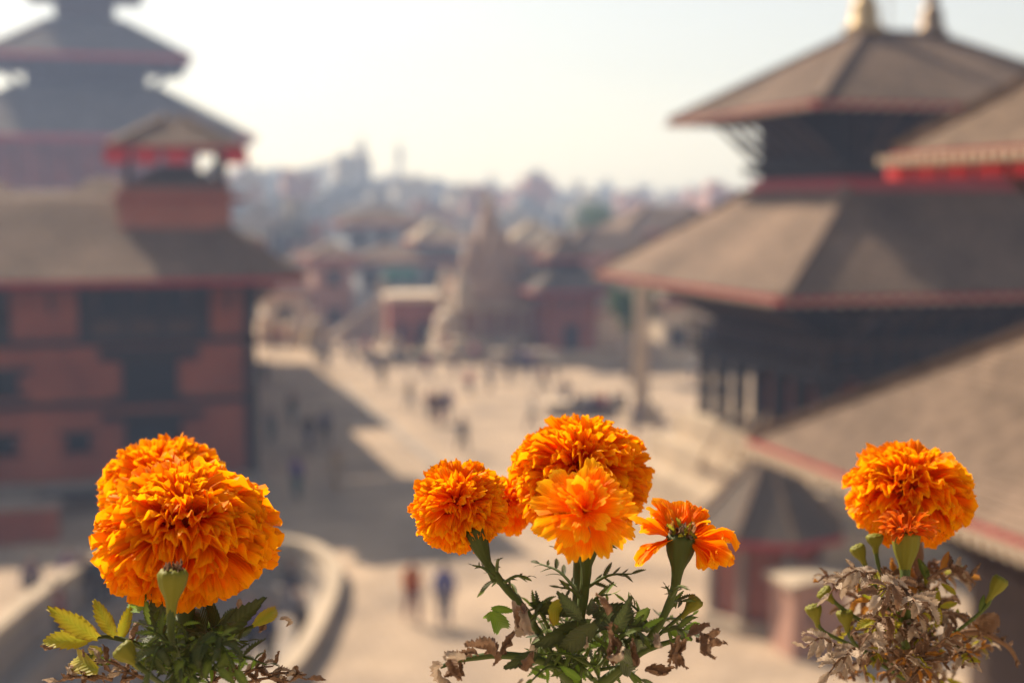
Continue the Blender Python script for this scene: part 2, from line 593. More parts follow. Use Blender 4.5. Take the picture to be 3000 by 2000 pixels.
# rear ranges of the palace, along the left side of the square
wg = empty('palace_wing', P0 + V * 11.5, TH, 'rear palace range with dusty ridge roof rising behind the front palace', 'palace')
MB().box(-18, -0.9, 0, 9.5, 0, 8.8).build('wall', M['brick'], wg)
hip_roof(wg, -9.2, 4.7, 9.8, 6.0, 9.0, 4.0, 0.2, 11.3, M['tile'], 0.4, rg, thick=0.2, fascia=0.2, sides=(0, 1, 3))
wg3 = empty('palace_wing', P0 + V * 23, TH, 'far palace range shading the square beyond the front palace corner', 'palace')
MB().box(-14, 1.6, 0, 26, 0, 8.6).build('wall', M['brick'], wg3)
hip_roof(wg3, -6.2, 13, 9.0, 14.2, 8.7, 1.0, 6.0, 10.9, M['tile'], 0.5, rg, thick=0.2, fascia=0.2, sides=(0, 1, 3))
wg2 = empty('palace_pavilion', P0 + V * 8.4 - U * 7.6, TH, 'low dusty tiled roof with paired gables showing over palace ridge', 'palace')
MB().box(-3.4, 3.4, -1.2, 2.6, 0, 10.6).build('wall', M['brick'], wg2)
for cx in (-2.6, 2.4):
    hip_roof(wg2, cx, 0.6, 1.9, 2.2, 10.75, 0.5, 0.1, 11.75, M['tile'], 0.3, rg, cap=False, thick=0.14)

# ------------------------------------------------------------------ tall pagoda far left
DP = 165.0
KS = DP / 88.0
pg = at(265, 590, DP)
tp = empty('tall_pagoda', (pg.x, pg.y, 0), TH, 'tall hazy grey pagoda with stacked roofs towering over the palace', 'pagoda')


def zz(z):
    return CAM_Z + (z - CAM_Z) * KS - 1.08 * KS


MB().box(-9 * KS, 9 * KS, -9 * KS, 9 * KS, 0, zz(9.2)).build('base_storey', M['brick'], tp)
pagoda_wall(tp, 0, 0, 6.2 * KS, 6.2 * KS, zz(9.2), zz(16.5), M['brick'])
MB().box(-6.4 * KS, 6.4 * KS, -6.4 * KS, 6.4 * KS, zz(12.3), zz(12.6)).build('cornice', M['wood'], tp)
for k in range(5):
    x = (-4.8 + k * 2.4) * KS
    window(tp, x - 0.65, x + 0.65, -6.2 * KS, zz(10.3), zz(11.4), 2, 0.4)
struts(tp, 0, 0, 6.2 * KS, 6.2 * KS, zz(12.8), 8.8 * KS, 8.8 * KS, zz(15.2), 8, (0, 1), 1.6)
hip_roof(tp, 0, 0, 9.2 * KS, 9.2 * KS, zz(15.5), 3.8 * KS, 3.8 * KS, zz(18.7), M['tile_grey'], 0.8, rg, thick=0.4, fascia=0.6)
pagoda_wall(tp, 0, 0, 3.5 * KS, 3.5 * KS, zz(18.4), zz(20.6), M['wood_brown'])
struts(tp, 0, 0, 3.5 * KS, 3.5 * KS, zz(18.6), 5.4 * KS, 5.4 * KS, zz(20.1), 6, (0, 1, 3), 1.4)
hip_roof(tp, 0, 0, 5.9 * KS, 5.9 * KS, zz(20.3), 2.0 * KS, 2.0 * KS, zz(22.7), M['tile_grey'], 0.8, rg, thick=0.4, fascia=0.6)
pagoda_wall(tp, 0, 0, 1.75 * KS, 1.75 * KS, zz(22.4), zz(24.6), M['wood_brown'])
hip_roof(tp, 0, 0, 3.4 * KS, 3.4 * KS, zz(24.5), 0.2, 0.2, zz(27.0), M['tile_grey'], 0.8, rg, thick=0.4, fascia=0.6)
gajur(M['gold'], 3.0, 'pinnacle', tp, 0, 0, zz(26.9))

# ------------------------------------------------------------------ two-roofed pagoda at the right
C0 = Vector((7.6, 40, 0))
bh = empty('timber_pagoda', C0 + U * 8.1 + V * 7.8, TH, 'dark timber pagoda with two broad clay tiled roofs and gilded pinnacle', 'pagoda')
for k, (e, z0, z1) in enumerate(((1.4, 0, 1.0), (2.15, 1.0, 2.0), (2.9, 2.0, 2.9))):
    MB().box(-8.1 + e - 0.6, 8.1 - e + 0.6, -7.8 + e - 0.6, 7.8 - e + 0.6, z0, z1).build('plinth_step', M['stone'], bh)
pagoda_wall(bh, 0, 0, 3.6, 3.4, 2.9, 6.6, M['brick'], 'inner_wall')
COLM = MB().box(-0.2, 0.2, -0.2, 0.2, 0, 0.25).box(-0.19, 0.19, -0.19, 0.19, 0.25, 1.9).box(-0.2, 0.2, -0.2, 0.2, 1.9, 2.1).beam(
    (-0.55, 0, 2.25), (0.55, 0, 2.25), 0.2, 0.28).mesh('column')
for i in range(7):
    t = -4.75 + i * 9.5 / 6
    for (x, y, r) in ((t, -4.6, 0), (-4.95, t * 0.96, math.pi / 2)):
        add('column', COLM, bh, W[bh.name] @ Matrix.Translation((x, y, 2.9)) @ Matrix.Rotation(r, 4, 'Z'), M['wood'])
MB().box(-5.4, 5.4, -5.1, 5.1, 5.3, 5.6).build('balcony_floor', M['wood'], bh)
for k in range(16):
    t = -5.2 + k * 10.4 / 15
    MB().box(t - 0.05, t + 0.05, -5.16, -5.06, 5.6, 6.35).build('balcony_post', M['wood_brown'], bh)
for k in range(16):
    t = -4.9 + k * 9.8 / 15
    MB().box(-5.46, -5.36, t - 0.05, t + 0.05, 5.6, 6.35).build('balcony_post', M['wood_brown'], bh)
rl = MB().box(-5.5, 5.4, -5.2, -5.03, 6.35, 6.47).box(-5.5, -5.33, -5.03, 5.1, 6.35, 6.47).build('balcony_rail', M['wood_brown'], bh)
pagoda_wall(bh, 0, 0, 4.7, 4.5, 5.6, 9.6, M['wood'], 'timber_storey')
for k in range(6):
    t = -3.9 + k * 1.56
    window(bh, t - 0.35, t + 0.35, -4.5, 6.3, 7.2, 2, 0.15, fm=M['wood_brown'])
struts(bh, 0, 0, 4.7, 4.5, 6.5, 7.7, 7.4, 7.95, 9, (0, 3), 1.0)
hip_roof(bh, 0, 0, 8.1, 7.8, 8.1, 3.75, 3.5, 11.15, M['tile'], 0.22, rg, thick=0.18, fascia=0.17, rafters=0.5)
MB().box(-3.72, 3.72, -3.47, 3.47, 11.0, 11.55).build('wall_band', M['red'], bh)
pagoda_wall(bh, 0, 0, 3.5, 3.25, 11.55, 14.6, M['wood'], 'upper_storey')
MB().box(-3.95, 3.95, -3.7, 3.7, 11.75, 12.05).build('balcony_floor', M['wood'], bh)
for k in range(5):
    t = -2.8 + k * 1.4
    window(bh, t - 0.33, t + 0.33, -3.25, 12.3, 13.2, 2, 0.12, fm=M['wood_brown'])
struts(bh, 0, 0, 3.5, 3.25, 11.9, 5.6, 5.3, 13.6, 7, (0, 3), 1.0)
hip_roof(bh, 0, 0, 6.0, 5.7, 13.77, 1.5, 0.2, 16.45, M['tile'], 0.22, rg, thick=0.16, fascia=0.16, rafters=0.5)
MB().beam((-1.7, 0, 16.5), (1.7, 0, 16.5), 0.35, 0.3).build('ridge', M['tile_grey'], bh)
gajur(M['gold'], 2.9, 'pinnacle', bh, -1.25, 0, 16.5)
gajur(M['bronze'], 2.4, 'pinnacle', bh, 1.35, 0, 16.5)
fl = MB().tube([(-0.3, 0, 16.5), (-0.3, 0, 19.6)], 0.03, 6).build('lightning_rod', M['bronze'], bh)

# ------------------------------------------------------------------ near temple, right edge
P1 = Vector((3.74, 22.0, 0))
T2 = P1 + U * 5 - V * 5
nt2 = empty('near_temple', T2, TH, 'near temple with sunlit tiled roofs and red eaves cropped by picture edge', 'temple')
MB().box(-3.4, 3.4, -3.4, 3.4, 0, 1.2).build('plinth', M['stone_dark'], nt2)
pagoda_wall(nt2, 0, 0, 2.6, 2.6, 1.2, 7.6, M['wood_brown'])  # dark timber colour takes the place of shadow below the eaves
window(nt2, -1.0, 1.0, -2.6, 4.6, 6.0, 4, 0.4)
struts(nt2, 0, 0, 2.6, 2.6, 5.6, 4.7, 4.7, 6.95, 5, (0, 2, 3), 1.0)
hip_roof(nt2, 0, 0, 5.0, 5.0, 7.1, 1.85, 1.85, 9.1, M['tile'], 0.115, rg, thick=0.1, fascia=0.12, rafters=0.22, rmat=M['stone'],
         sides=(2, 3))
pagoda_wall(nt2, 0, 0, 1.7, 1.7, 9.0, 12.0, M['wood'], 'upper_storey')
MB().box(-2.0, 2.0, -2.0, 2.0, 9.6, 9.8).build('balcony_floor', M['wood'], nt2)
struts(nt2, 0, 0, 1.7, 1.7, 9.9, 3.3, 3.3, 11.35, 4, (0, 2, 3), 0.9)
hip_roof(nt2, 0, 0, 3.5, 3.5, 11.5, 0.3, 0.3, 13.8, M['tile'], 0.115, rg, thick=0.1, fascia=0.12, rafters=0.22, rmat=M['stone'],
         sides=(2, 3))
gajur(M['gold'], 1.6, 'pinnacle', nt2, 0, 0, 13.75)
for k in range(8):
    y = 3.3 - k * 0.75
    MB().beam((-3.56, y - 0.3, 11.2), (-3.56, y + 0.3, 11.2), 0.03, 0.16).build('red_valance', M['red_cloth'], nt2)

# ------------------------------------------------------------------ small octagonal shrine and kiosk
sc = ground_at(2270, 1860)
sh = empty('octagonal_shrine', (sc.x, sc.y + 1.4, 0), 0.2, 'small octagonal brick shrine with steep grey tiled roof', 'shrine')


def octa(r, z):
    return [(r * math.cos(math.pi / 4 * k + math.pi / 8), r * math.sin(math.pi / 4 * k + math.pi / 8), z) for k in range(8)]


MB().lathe([(1.75, 0), (1.75, 0.3)], 8).build('plinth', M['stone'], sh)
MB().lathe([(1.4, 0.3), (1.4, 2.5)], 8).build('wall', M['brick_bright'], sh)
rd = MB().lathe([(1.3, 2.28), (2.05, 2.3), (2.05, 2.44), (0.25, 4.25), (0.05, 4.3)], 8).build('roof', M['wood_brown'], sh)
tl = MB()
e, t = [Vector(p) for p in octa(2.05, 2.44)], [Vector(p) for p in octa(0.25, 4.25)]
tl2 = []
a8 = [Vector((2.05 * math.cos(math.pi / 4 * k), 2.05 * math.sin(math.pi / 4 * k), 2.45)) for k in range(8)]
b8 = [Vector((0.25 * math.cos(math.pi / 4 * k), 0.25 * math.sin(math.pi / 4 * k), 4.27)) for k in range(8)]
for k in range(8):
    tile_face(tl, a8[k], a8[(k + 1) % 8], b8[(k + 1) % 8], b8[k], 0.13, rg)
    MB().beam(a8[k] + Vector((0, 0, 0.04)), b8[k] + Vector((0, 0, 0.05)), 0.14, 0.1).build('hip_ridge', M['tile'], rd)
    MB().beam(a8[k] - Vector((0, 0, 0.07)), a8[(k + 1) % 8] - Vector((0, 0, 0.07)), 0.05, 0.18).build('fascia_board', M['red'], rd)
tl.build('roof_tiles', M['tile_grey'], rd, kind='stuff')
gajur(M['bronze'], 0.7, 'pinnacle', sh, 0, 0, 4.25)
for k in range(8):
    a = math.pi / 4 * k
    MB().tube([(1.48 * math.cos(a), 1.48 * math.sin(a), 0.3), (1.48 * math.cos(a), 1.48 * math.sin(a), 2.3)], 0.11, 6).build('post', M['stone_dark'], sh)
k0 = ground_at(2385, 1925)
ki = empty('plaster_kiosk', (k0.x, k0.y + 0.5, 0), 0.28, 'small pinkish box kiosk with cream rounded top and one narrow window', 'kiosk')
MB().box(-0.72, 0.72, -0.5, 0.7, 0, 1.75).build('wall', M['kiosk'], ki)
lid = MB()
n = 10
for k in range(n + 1):
    t = k / n
    x = -0.85 + 1.7 * t
    z = 1.82 + 0.1 * math.sin(math.pi * t)
    lid.v += [(x, -0.64, z - 0.1), (x, -0.64, z), (x, 0.84, z), (x, 0.84, z - 0.1)]
for k in range(n):
    b = k * 4
    for i in range(4):
        j = (i + 1) % 4
        lid.f.append((b + i, b + j, b + 4 + j, b + 4 + i))
lid.f += [(0, 1, 2, 3), (n * 4 + 3, n * 4 + 2, n * 4 + 1, n * 4)]
lid.build('roof', M['stone'], ki)
MB().box(-0.28, -0.12, -0.52, -0.4, 0.85, 1.3).build('window', M['opening'], ki)

# ------------------------------------------------------------------ tall stone pillar in the square
pp = ground_at(1878, 1235)
pl = empty('stone_pillar', (pp.x, pp.y, 0), TH, 'tall pale stone pillar standing free under the pagoda eave', 'pillar')
MB().box(-0.9, 0.9, -0.9, 0.9, 0, 0.45).build('plinth', M['stone'], pl)
MB().box(-0.6, 0.6, -0.6, 0.6, 0.45, 0.9).build('plinth', M['stone'], pl)
MB().lathe([(0.42, 0.9), (0.38, 1.2), (0.34, 6.6), (0.42, 6.8), (0.55, 7.0)], 12).build('shaft', M['stone'], pl)
MB().lathe([(0.5, 7.0), (0.7, 7.15), (0.62, 7.35), (0.3, 7.45)], 16).build('lotus_capital', M['gold'], pl, True)

# ------------------------------------------------------------------ stone spire temple
kp = ground_at(1430, 1050)
km = empty('spire_temple', (kp.x, kp.y + 2, 0), TH, 'stone temple with tall curved spire and small corner turrets', 'temple')
for e, z0, z1 in ((4.4, 0, 0.5), (3.9, 0.5, 1.0), (3.4, 1.0, 1.5)):
    MB().box(-e, e, -e, e, z0, z1).build('plinth_step', M['stone'], km)
pagoda_wall(km, 0, 0, 2.0, 2.0, 1.5, 4.4, M['city_brick'])
CL2 = MB().lathe([(0.2, 0), (0.2, 0.15), (0.14, 0.2), (0.13, 1.6), (0.2, 1.75), (0.22, 1.9)], 8).mesh('column')
for i in range(5):
    t = -2.6 + i * 1.3
    for x, y in ((t, -2.7), (-2.7, t), (2.7, t)):
        if (x, y) in ((2.7, -2.6), (-2.7, -2.6)) and abs(x) != abs(t):
            continue
        add('column', CL2, km, W[km.name] @ Matrix.Translation((x, y, 1.5)), M['stone'])
MB().box(-3.05, 3.05, -3.05, 3.05, 3.4, 3.7).build('cornice', M['stone'], km)
pagoda_wall(km, 0, 0, 2.6, 2.6, 3.7, 5.2, M['temple_stone'], 'second_storey')


def spire(h, r):
    pr = []
    for k in range(13):
        t = k / 12
        pr.append((r * (1 - 0.84 * t ** 1.25) * (1 + 0.04 * (k % 2)), h * t))
    return MB().lathe(pr, 20, 0, 0, 5)


s = spire(5.6, 1.35)
s.v = [(x, y, z + 5.2) for x, y, z in s.v]
s.build('tower', M['temple_stone'], km)
for sx, sy in ((-1, 0), (1, 0), (0, -1), (0, 1)):
    for hh, rr, off, zz in ((3.5, 0.85, 1.25, 5.2), (1.6, 0.46, 2.05, 5.0)):
        q = spire(hh, rr)
        q.v = [(x + sx * off, y + sy * off, z + zz) for x, y, z in q.v]
        q.build('attached_turret', M['temple_stone'], km)
for sx in (-1, 1):
    for sy in (-1, 1):
        q = spire(1.9, 0.55)
        q.v = [(x + sx * 2.5, y + sy * 2.5, z + 4.4) for x, y, z in q.v]
        q.build('corner_turret', M['stone'], km)
        MB().box(sx * 2.5 - 0.55, sx * 2.5 + 0.55, sy * 2.5 - 0.55, sy * 2.5 + 0.55, 3.7, 4.4).build('turret_base', M['stone'], km)
MB().lathe([(0.25, 10.5), (0.5, 10.65), (0.55, 10.8), (0.4, 10.95), (0.15, 11.0), (0.2, 11.15), (0.04, 11.6)], 14).build('finial', M['stone'], km, True)

# ------------------------------------------------------------------ small two-tier pagoda beside it
mp = ground_at(1655, 1070)
mg = empty('small_pagoda', (mp.x, mp.y + 3, 0), TH, 'small red brick two-tier pagoda right of the stone spire', 'pagoda')
for e, z0, z1 in ((3.5, 0, 0.45), (3.0, 0.45, 0.9)):
    MB().box(-e, e, -e, e, z0, z1).build('plinth_step', M['stone'], mg)
pagoda_wall(mg, 0, 0, 1.75, 1.75, 0.9, 5.2, M['brick'])
MB().box(-0.5, 0.5, -1.8, -1.7, 0.9, 2.6).build('door', M['opening'], mg)
struts(mg, 0, 0, 1.75, 1.75, 3.9, 2.6, 2.6, 4.75, 4, (0, 1, 3), 0.8)
hip_roof(mg, 0, 0, 2.9, 2.9, 4.9, 1.1, 1.1, 6.3, M['tile_grey'], 0.3, rg, thick=0.14, fascia=0.2)
pagoda_wall(mg, 0, 0, 1.0, 1.0, 6.1, 7.2, M['wood'], 'upper_storey')
hip_roof(mg, 0, 0, 1.75, 1.75, 7.0, 0.12, 0.12, 8.5, M['tile'], 0.25, rg, thick=0.12, fascia=0.18)
gajur(M['bronze'], 0.9, 'pinnacle', mg, 0, 0, 8.45)

# ------------------------------------------------------------------ brick platform with lit stairs
bp_ = ground_at(1240, 1045)
pf = empty('brick_platform', (bp_.x, bp_.y + 3, 0), TH * 0.6, 'flat brick platform building with pale stone coping behind the crowd', 'platform')
MB().box(-2.6, 2.6, 0, 5, 0, 3.7).build('wall', M['brick'], pf)
MB().box(-2.8, 2.8, -0.25, 5.2, 3.7, 4.15).build('coping', M['plaster'], pf)
MB().box(-0.6, 0.5, -0.06, 0.05, 0, 2.1).build('door', M['opening'], pf)
for x in (-1.7, 1.5):
    MB().box(x - 0.3, x + 0.3, -0.05, 0.05, 1.2, 2.1).build('window', M['opening'], pf)
st = ground_at(1035, 1000)
sr = empty('stone_stairs', (st.x, st.y + 2, 0), TH * 0.6, 'pale sunlit stone staircase climbing to the brick platform', 'stairs')
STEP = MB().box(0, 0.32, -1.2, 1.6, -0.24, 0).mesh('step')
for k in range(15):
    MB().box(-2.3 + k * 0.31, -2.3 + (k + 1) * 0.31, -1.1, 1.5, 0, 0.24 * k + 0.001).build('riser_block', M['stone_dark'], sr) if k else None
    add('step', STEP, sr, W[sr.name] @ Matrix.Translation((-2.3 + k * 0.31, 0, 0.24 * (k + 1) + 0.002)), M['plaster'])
gp = ground_at(1122, 1015)
gpo = empty('gate_pillar', (gp.x, gp.y, 0), TH, 'slim tan stone pillar at the head of the pale stairs', 'pillar')
MB().box(-0.6, 0.6, -0.6, 0.6, 0, 0.4).build('plinth', M['stone'], gpo)
MB().lathe([(0.4, 0.4), (0.36, 0.7), (0.32, 3.9), (0.45, 4.1), (0.5, 4.3)], 10).build('shaft', M['stone'], gpo)
MB().lathe([(0.3, 4.3), (0.34, 4.5), (0.2, 4.9), (0.05, 5.1)], 10).build('finial', M['bronze'], gpo, True)

def chaitya(px, py, h, label, mat):
    """a small votive shrine: stepped plinth, dome, finial"""
    p = ground_at(px, py)
    o = empty('votive_shrine', (p.x, p.y, 0), TH, label, 'shrine')
    w = h * 0.34
    MB().box(-w, w, -w, w, 0, h * 0.2).build('plinth_step', mat, o)
    MB().box(-w * 0.8, w * 0.8, -w * 0.8, w * 0.8, h * 0.2, h * 0.42).build('plinth_step', mat, o)
    MB().lathe([(w * 0.72, h * 0.42), (w * 0.78, h * 0.52), (w * 0.66, h * 0.66), (w * 0.3, h * 0.74)], 14).build('dome', mat, o, True)
    MB().lathe([(w * 0.26, h * 0.74), (w * 0.3, h * 0.8), (w * 0.16, h * 0.9), (w * 0.03, h)], 10).build('finial', M['stone'], o, True)


chaitya(790, 1005, 3.4, 'pale domed shrine in sun just past the palace corner', M['plaster'])
chaitya(862, 1012, 2.6, 'low pale domed shrine right of the palace corner', M['plaster'])
chaitya(1318, 1045, 4.4, 'pale domed shrine at the left foot of the spire temple', M['plaster'])
chaitya(1505, 1062, 2.2, 'low stone shrine between spire temple and small pagoda', M['stone'])
chaitya(1150, 1032, 2.0, 'low pale shrine before the brick platform', M['plaster'])
chaitya(1835, 1062, 2.6, 'pale domed shrine left of the stone pillar', M['plaster'])
chaitya(930, 1020, 3.0, 'stone domed shrine left of the pale stairs', M['stone'])
# bamboo poles leaning on the pagoda plinth
for i, (xa, ya, xb, yb, w_) in enumerate(((2010, 1440, 2130, 1215, 'leftmost'), (2060, 1450, 2185, 1210, 'second from left'), (2105, 1440, 2215, 1225, 'middle'),
                                          (2150, 1440, 2250, 1215, 'second from right'), (2185, 1430, 2275, 1240, 'rightmost'))):
    ga = ground_at(xa, ya)
    gb = at(xb, yb, 44.0)
    po = empty('bamboo_pole', ga, 0, f'{w_} of five bamboo poles leaning on the pagoda plinth', 'pole', 'bamboo poles')
    add('shaft', MB().tube([ga, ga.lerp(gb, 0.5) + Vector((0, 0, 0.05)), gb], [0.09, 0.08, 0.06], 8).mesh('shaft', True), po, Matrix(), M['stone'])

# further small buildings on the square: (x, base y, width, depth, height, roof kind, label)
def house(px, py, w, dpt, h, wall, roof, label, name='house', rot=TH, cat='house', win=True, rh=1.3, ov=0.6):
    p = ground_at(px, py)
    o = empty(name, (p.x, p.y + dpt / 2, 0), rot, label, cat)
    MB().box(-w / 2, w / 2, -dpt / 2, dpt / 2, 0, h).build('wall', wall, o)
    hip_roof(o, 0, 0, w / 2 + ov, dpt / 2 + ov, h + 0.1, max(0.1, w / 2 - dpt / 2), 0.1, h + rh, roof, 0.45, rg, thick=0.15, fascia=0.2, sides=(0, 1, 3))
    if win:
        n = max(1, int(w / 1.8))
        fl = max(1, int(h / 2.6))
        for f in range(fl):
            for i in range(n):
                x = -w / 2 + w * (i + 0.5) / n
                z = h * (f + 0.35) / fl
                window(o, x - 0.35, x + 0.35, -dpt / 2, z, z + 1.0, 1, 0.12)
    return o


house(960, 985, 3.0, 4, 6.2, M['city_brick'], M['tile'], 'slender brick house with a bright lit roof beyond the palace', rh=1.2)
house(1180, 960, 9, 6, 5.6, M['city_blue'], M['tile'], 'wide grey house with lit tan roof behind the platform', rh=1.4)
house(1265, 955, 3.2, 4, 7.3, M['city_blue'], M['stone'], 'narrow grey house with tall lit gable behind the platform', rh=1.8)
house(1100, 925, 7, 6, 8.6, M['city_blue'], M['tile'], 'grey house with hipped brown roof on the far side', rh=1.5)
house(1560, 975, 5.5, 5, 7.0, M['stone_dark'], M['stone'], 'stone house with pale tan roof behind the small pagoda', rh=2.0)
house(1780, 985, 9, 5, 6.4, M['city_pink'], M['tile'], 'long pink house with broad dusty roof near the tree', rh=2.2)
house(1960, 965, 10, 6, 8.2, M['city_pink'], M['tile'], 'long pink terrace with brown roof left of the pagoda', rh=2.2)
house(1770, 1055, 2.4, 2.4, 3.3, M['plaster'], M['plaster'], 'small cream plaster shrine hut in bright sun', 'shrine_hut', cat='shrine', win=False, rh=1.2, ov=0.25)
house(820, 985, 3.4, 3, 3.6, M['plaster'], M['tile'], 'low cream house in sun just past the palace corner', rh=1.0)
house(890, 955, 4.0, 4, 5.2, M['city_cream'], M['tile'], 'cream house with brown roof past the palace eave', rh=1.2)
house(2010, 1075, 4.2, 3, 4.2, M['plaster'], M['tile'], 'cream house lit by sun between pillar and pagoda', rh=1.1)
house(2950, 1010, 9, 8, 10.6, M['city_pink'], M['tile'], 'tall pink house behind the right pagoda roof', rh=2.0)
aw = at(1175, 800, 118)
ao = empty('green_awning', (aw.x, aw.y, aw.z - 0.5), TH, 'green cloth awning hung on the grey house wall', 'awning')
MB().frustum(1.3, 0.7, 0, 1.3, 0.05, 0.9, 0, 0).build('cloth', M['green_cloth'], ao)
MB().beam((-1.25, -0.65, 0), (-1.25, 0.3, 0), 0.05, 0.05).beam((1.25, -0.65, 0), (1.25, 0.3, 0), 0.05, 0.05).build('bracket', M['steel'], ao)

# ------------------------------------------------------------------ the city in the haze
WINM = MB().box(-0.55, 0.55, -0.08, 0.06, 0, 1.2).mesh('window')
TANK = MB().lathe([(0.5, 0), (0.62, 0.1), (0.62, 1.1), (0.4, 1.4), (0.2, 1.5)], 10).mesh('water_tank')
city_mats = [M['concrete'], M['city_brick'], M['city_cream'], M['city_blue'], M['city_pink'], M['concrete'], M['city_blue']]
mat_word = ['concrete', 'brick', 'cream', 'grey blue', 'pink', 'concrete', 'grey blue']
rc = random.Random(5)
shape_words = ['squat', 'slim', 'broad', 'tall', 'low', 'stepped']
used = set()


def city(px, ytop, d, wpx, mi, lab):
    """a flat-roofed block whose roof reaches ytop at depth d"""
    d = d * 1.5
    p = at(px, ytop, d)
    h = max(5.0, p.z)
    w = wpx * d / FPX
    o = empty('city_block', (p.x, p.y, 0), TH + rc.uniform(-0.15, 0.15), lab, 'building', 'city blocks on the hazy skyline')
    m = city_mats[mi]
    dp = min(w * 1.1, 14)
    MB().box(-w / 2, w / 2, 0, dp, 0, h - 0.5).build('wall', m, o)
    MB().box(-w / 2 - 0.25, w / 2 + 0.25, -0.25, dp + 0.25, h - 0.499, h - 0.3).build('roof_slab', M['concrete'], o)
    MB().box(-w / 2 - 0.2, w / 2 + 0.2, -0.2, 0.0, h - 0.3, h + 0.5).build('parapet', m, o)
    bx = rc.uniform(-0.25, 0.25) * w
    MB().box(bx - 1.4, bx + 1.4, 2, 5, h - 0.3, h + rc.uniform(1.5, 2.4)).build('stair_house', m, o)
    add('water_tank', TANK, o, W[o.name] @ Matrix.Translation((bx * -1.0, 2.0, h - 0.3)), M['black_plastic'])
    nx = max(2, int(w / 3.0))
    for f in range(3):
        z = h - 2.6 - f * 2.9
        if z < 0.5:
            break
        for i in range(nx):
            x = -w / 2 + w * (i + 0.5) / nx
            add('window', WINM, o, W[o.name] @ Matrix.Translation((x, 0, z)), M['glass_dark'])
    return o


blocks = [(730, 515, 210, 90, 0), (800, 505, 260, 100, 3), (880, 520, 190, 95, 1), (925, 495, 300, 90, 5), (1035, 470, 240, 110, 6),
          (1045, 540, 180, 150, 3), (1150, 530, 260, 120, 5), (1215, 535, 220, 110, 0), (1290, 545, 250, 110, 3), (1360, 560, 210, 100, 2),
          (1400, 575, 170, 70, 1), (1490, 570, 230, 110, 4), (1575, 550, 250, 110, 1), (1560, 600, 180, 90, 3), (1650, 570, 280, 100, 6),
          (1690, 620, 190, 90, 2), (1830, 610, 260, 130, 3), (1900, 590, 320, 120, 5), (1970, 605, 240, 120, 0), (2060, 590, 200, 100, 4),
          (2120, 560, 180, 90, 4), (2190, 575, 230, 110, 2), (1120, 600, 160, 150, 5), (960, 590, 150, 130, 3), (830, 600, 160, 140, 6),
          (760, 640, 140, 130, 0), (2800, 560, 120, 170, 3), (2960, 590, 105, 140, 4), (2650, 600, 150, 160, 6), (1270, 620, 150, 140, 1),
          (1500, 640, 150, 130, 5), (1880, 660, 150, 170, 4), (640, 540, 180, 100, 1), (1430, 560, 330, 110, 5), (1000, 520, 320, 140, 0)]
beside = {0: 'just past the palace pavilion', 1: 'between pavilion and the skyline tower', 2: 'left of the dark skyline tower'}
blocks.sort()
for i, (px, yt, d, wp, mi) in enumerate(blocks):
    far = 'far' if d > 240 else ('middle distance' if d > 170 else 'nearer')
    if px < 700:
        where = 'behind the palace pavilion'
    elif px < 990:
        where = 'between palace pavilion and skyline tower'
    elif px < 1100:
        where = 'at the dark skyline tower'
    elif px < 1350:
        where = 'between skyline tower and stone spire'
    elif px < 1520:
        where = 'behind the stone spire'
    elif px < 1720:
        where = 'between stone spire and round tree'
    elif px < 2030:
        where = 'right of the round skyline tree'
    elif px < 2300:
        where = 'beside the upper pagoda roof'
    else:
        where = 'behind the right pagoda'
    rank = 'lower' if yt > 585 else 'higher'
    lab = f'{far} {rank} {mat_word[mi]} block {where}'
    if lab in used:
        lab = f'{far} {rank} {mat_word[mi]} block further right {where}'
    used.add(lab)
    city(px, yt, d, wp, mi, lab)
rh_ = random.Random(77)
ORD = ('first second third fourth fifth sixth seventh eighth ninth tenth eleventh twelfth thirteenth fourteenth fifteenth sixteenth '
       'seventeenth eighteenth nineteenth twentieth twenty-first twenty-second').split()
ROWN = {12: 'nearest', 16: 'second', 20: 'third', 22: 'farthest'}
for (n_, d0, d1, y0, y1, w0, w1) in ((12, 135, 190, 655, 740, 90, 150), (16, 210, 300, 590, 660, 70, 120), (20, 330, 480, 545, 590, 50, 95), (22, 520, 720, 520, 566, 40, 80)):
    for k in range(n_):
        px = 620 + (1600 * (k + rh_.uniform(0.1, 0.9)) / n_)
        yt = rh_.uniform(y0, y1) + (px - 1300) * 0.03
        d = rh_.uniform(d0, d1)
        p = at(px, yt, d)
        w = rh_.uniform(w0, w1) * d / FPX
        mi = rh_.randrange(7)
        o = empty('hazy_building', (p.x, p.y, 0), TH + rh_.uniform(-0.3, 0.3), f'{ORD[k]} from the left in the {ROWN[n_]} row of hazy buildings, {mat_word[mi]} walls', 'building', 'buildings in the haze')
        h = max(4.0, p.z)
        MB().box(-w / 2, w / 2, 0, min(12, w), 0, h).build('wall', city_mats[mi], o)
        MB().box(-w / 2 - 0.2, w / 2 + 0.2, -0.2, min(12, w) + 0.2, h, h + 0.25).build('roof_slab', M['concrete'], o)
        if rh_.random() < 0.6:
            MB().box(-w * 0.1, w * 0.25, 1, 4, h + 0.25, h + 0.25 + rh_.uniform(1.2, 3.0)).build('stair_house', city_mats[mi], o)
        for i in range(3):
            for f in range(2):
                z = h - 2.4 - f * 2.9
                if z > 0.5:
                    add('window', WINM, o, W[o.name] @ Matrix.Translation((-w / 2 + w * (i + 0.5) / 3, 0, z)), M['glass_dark'])
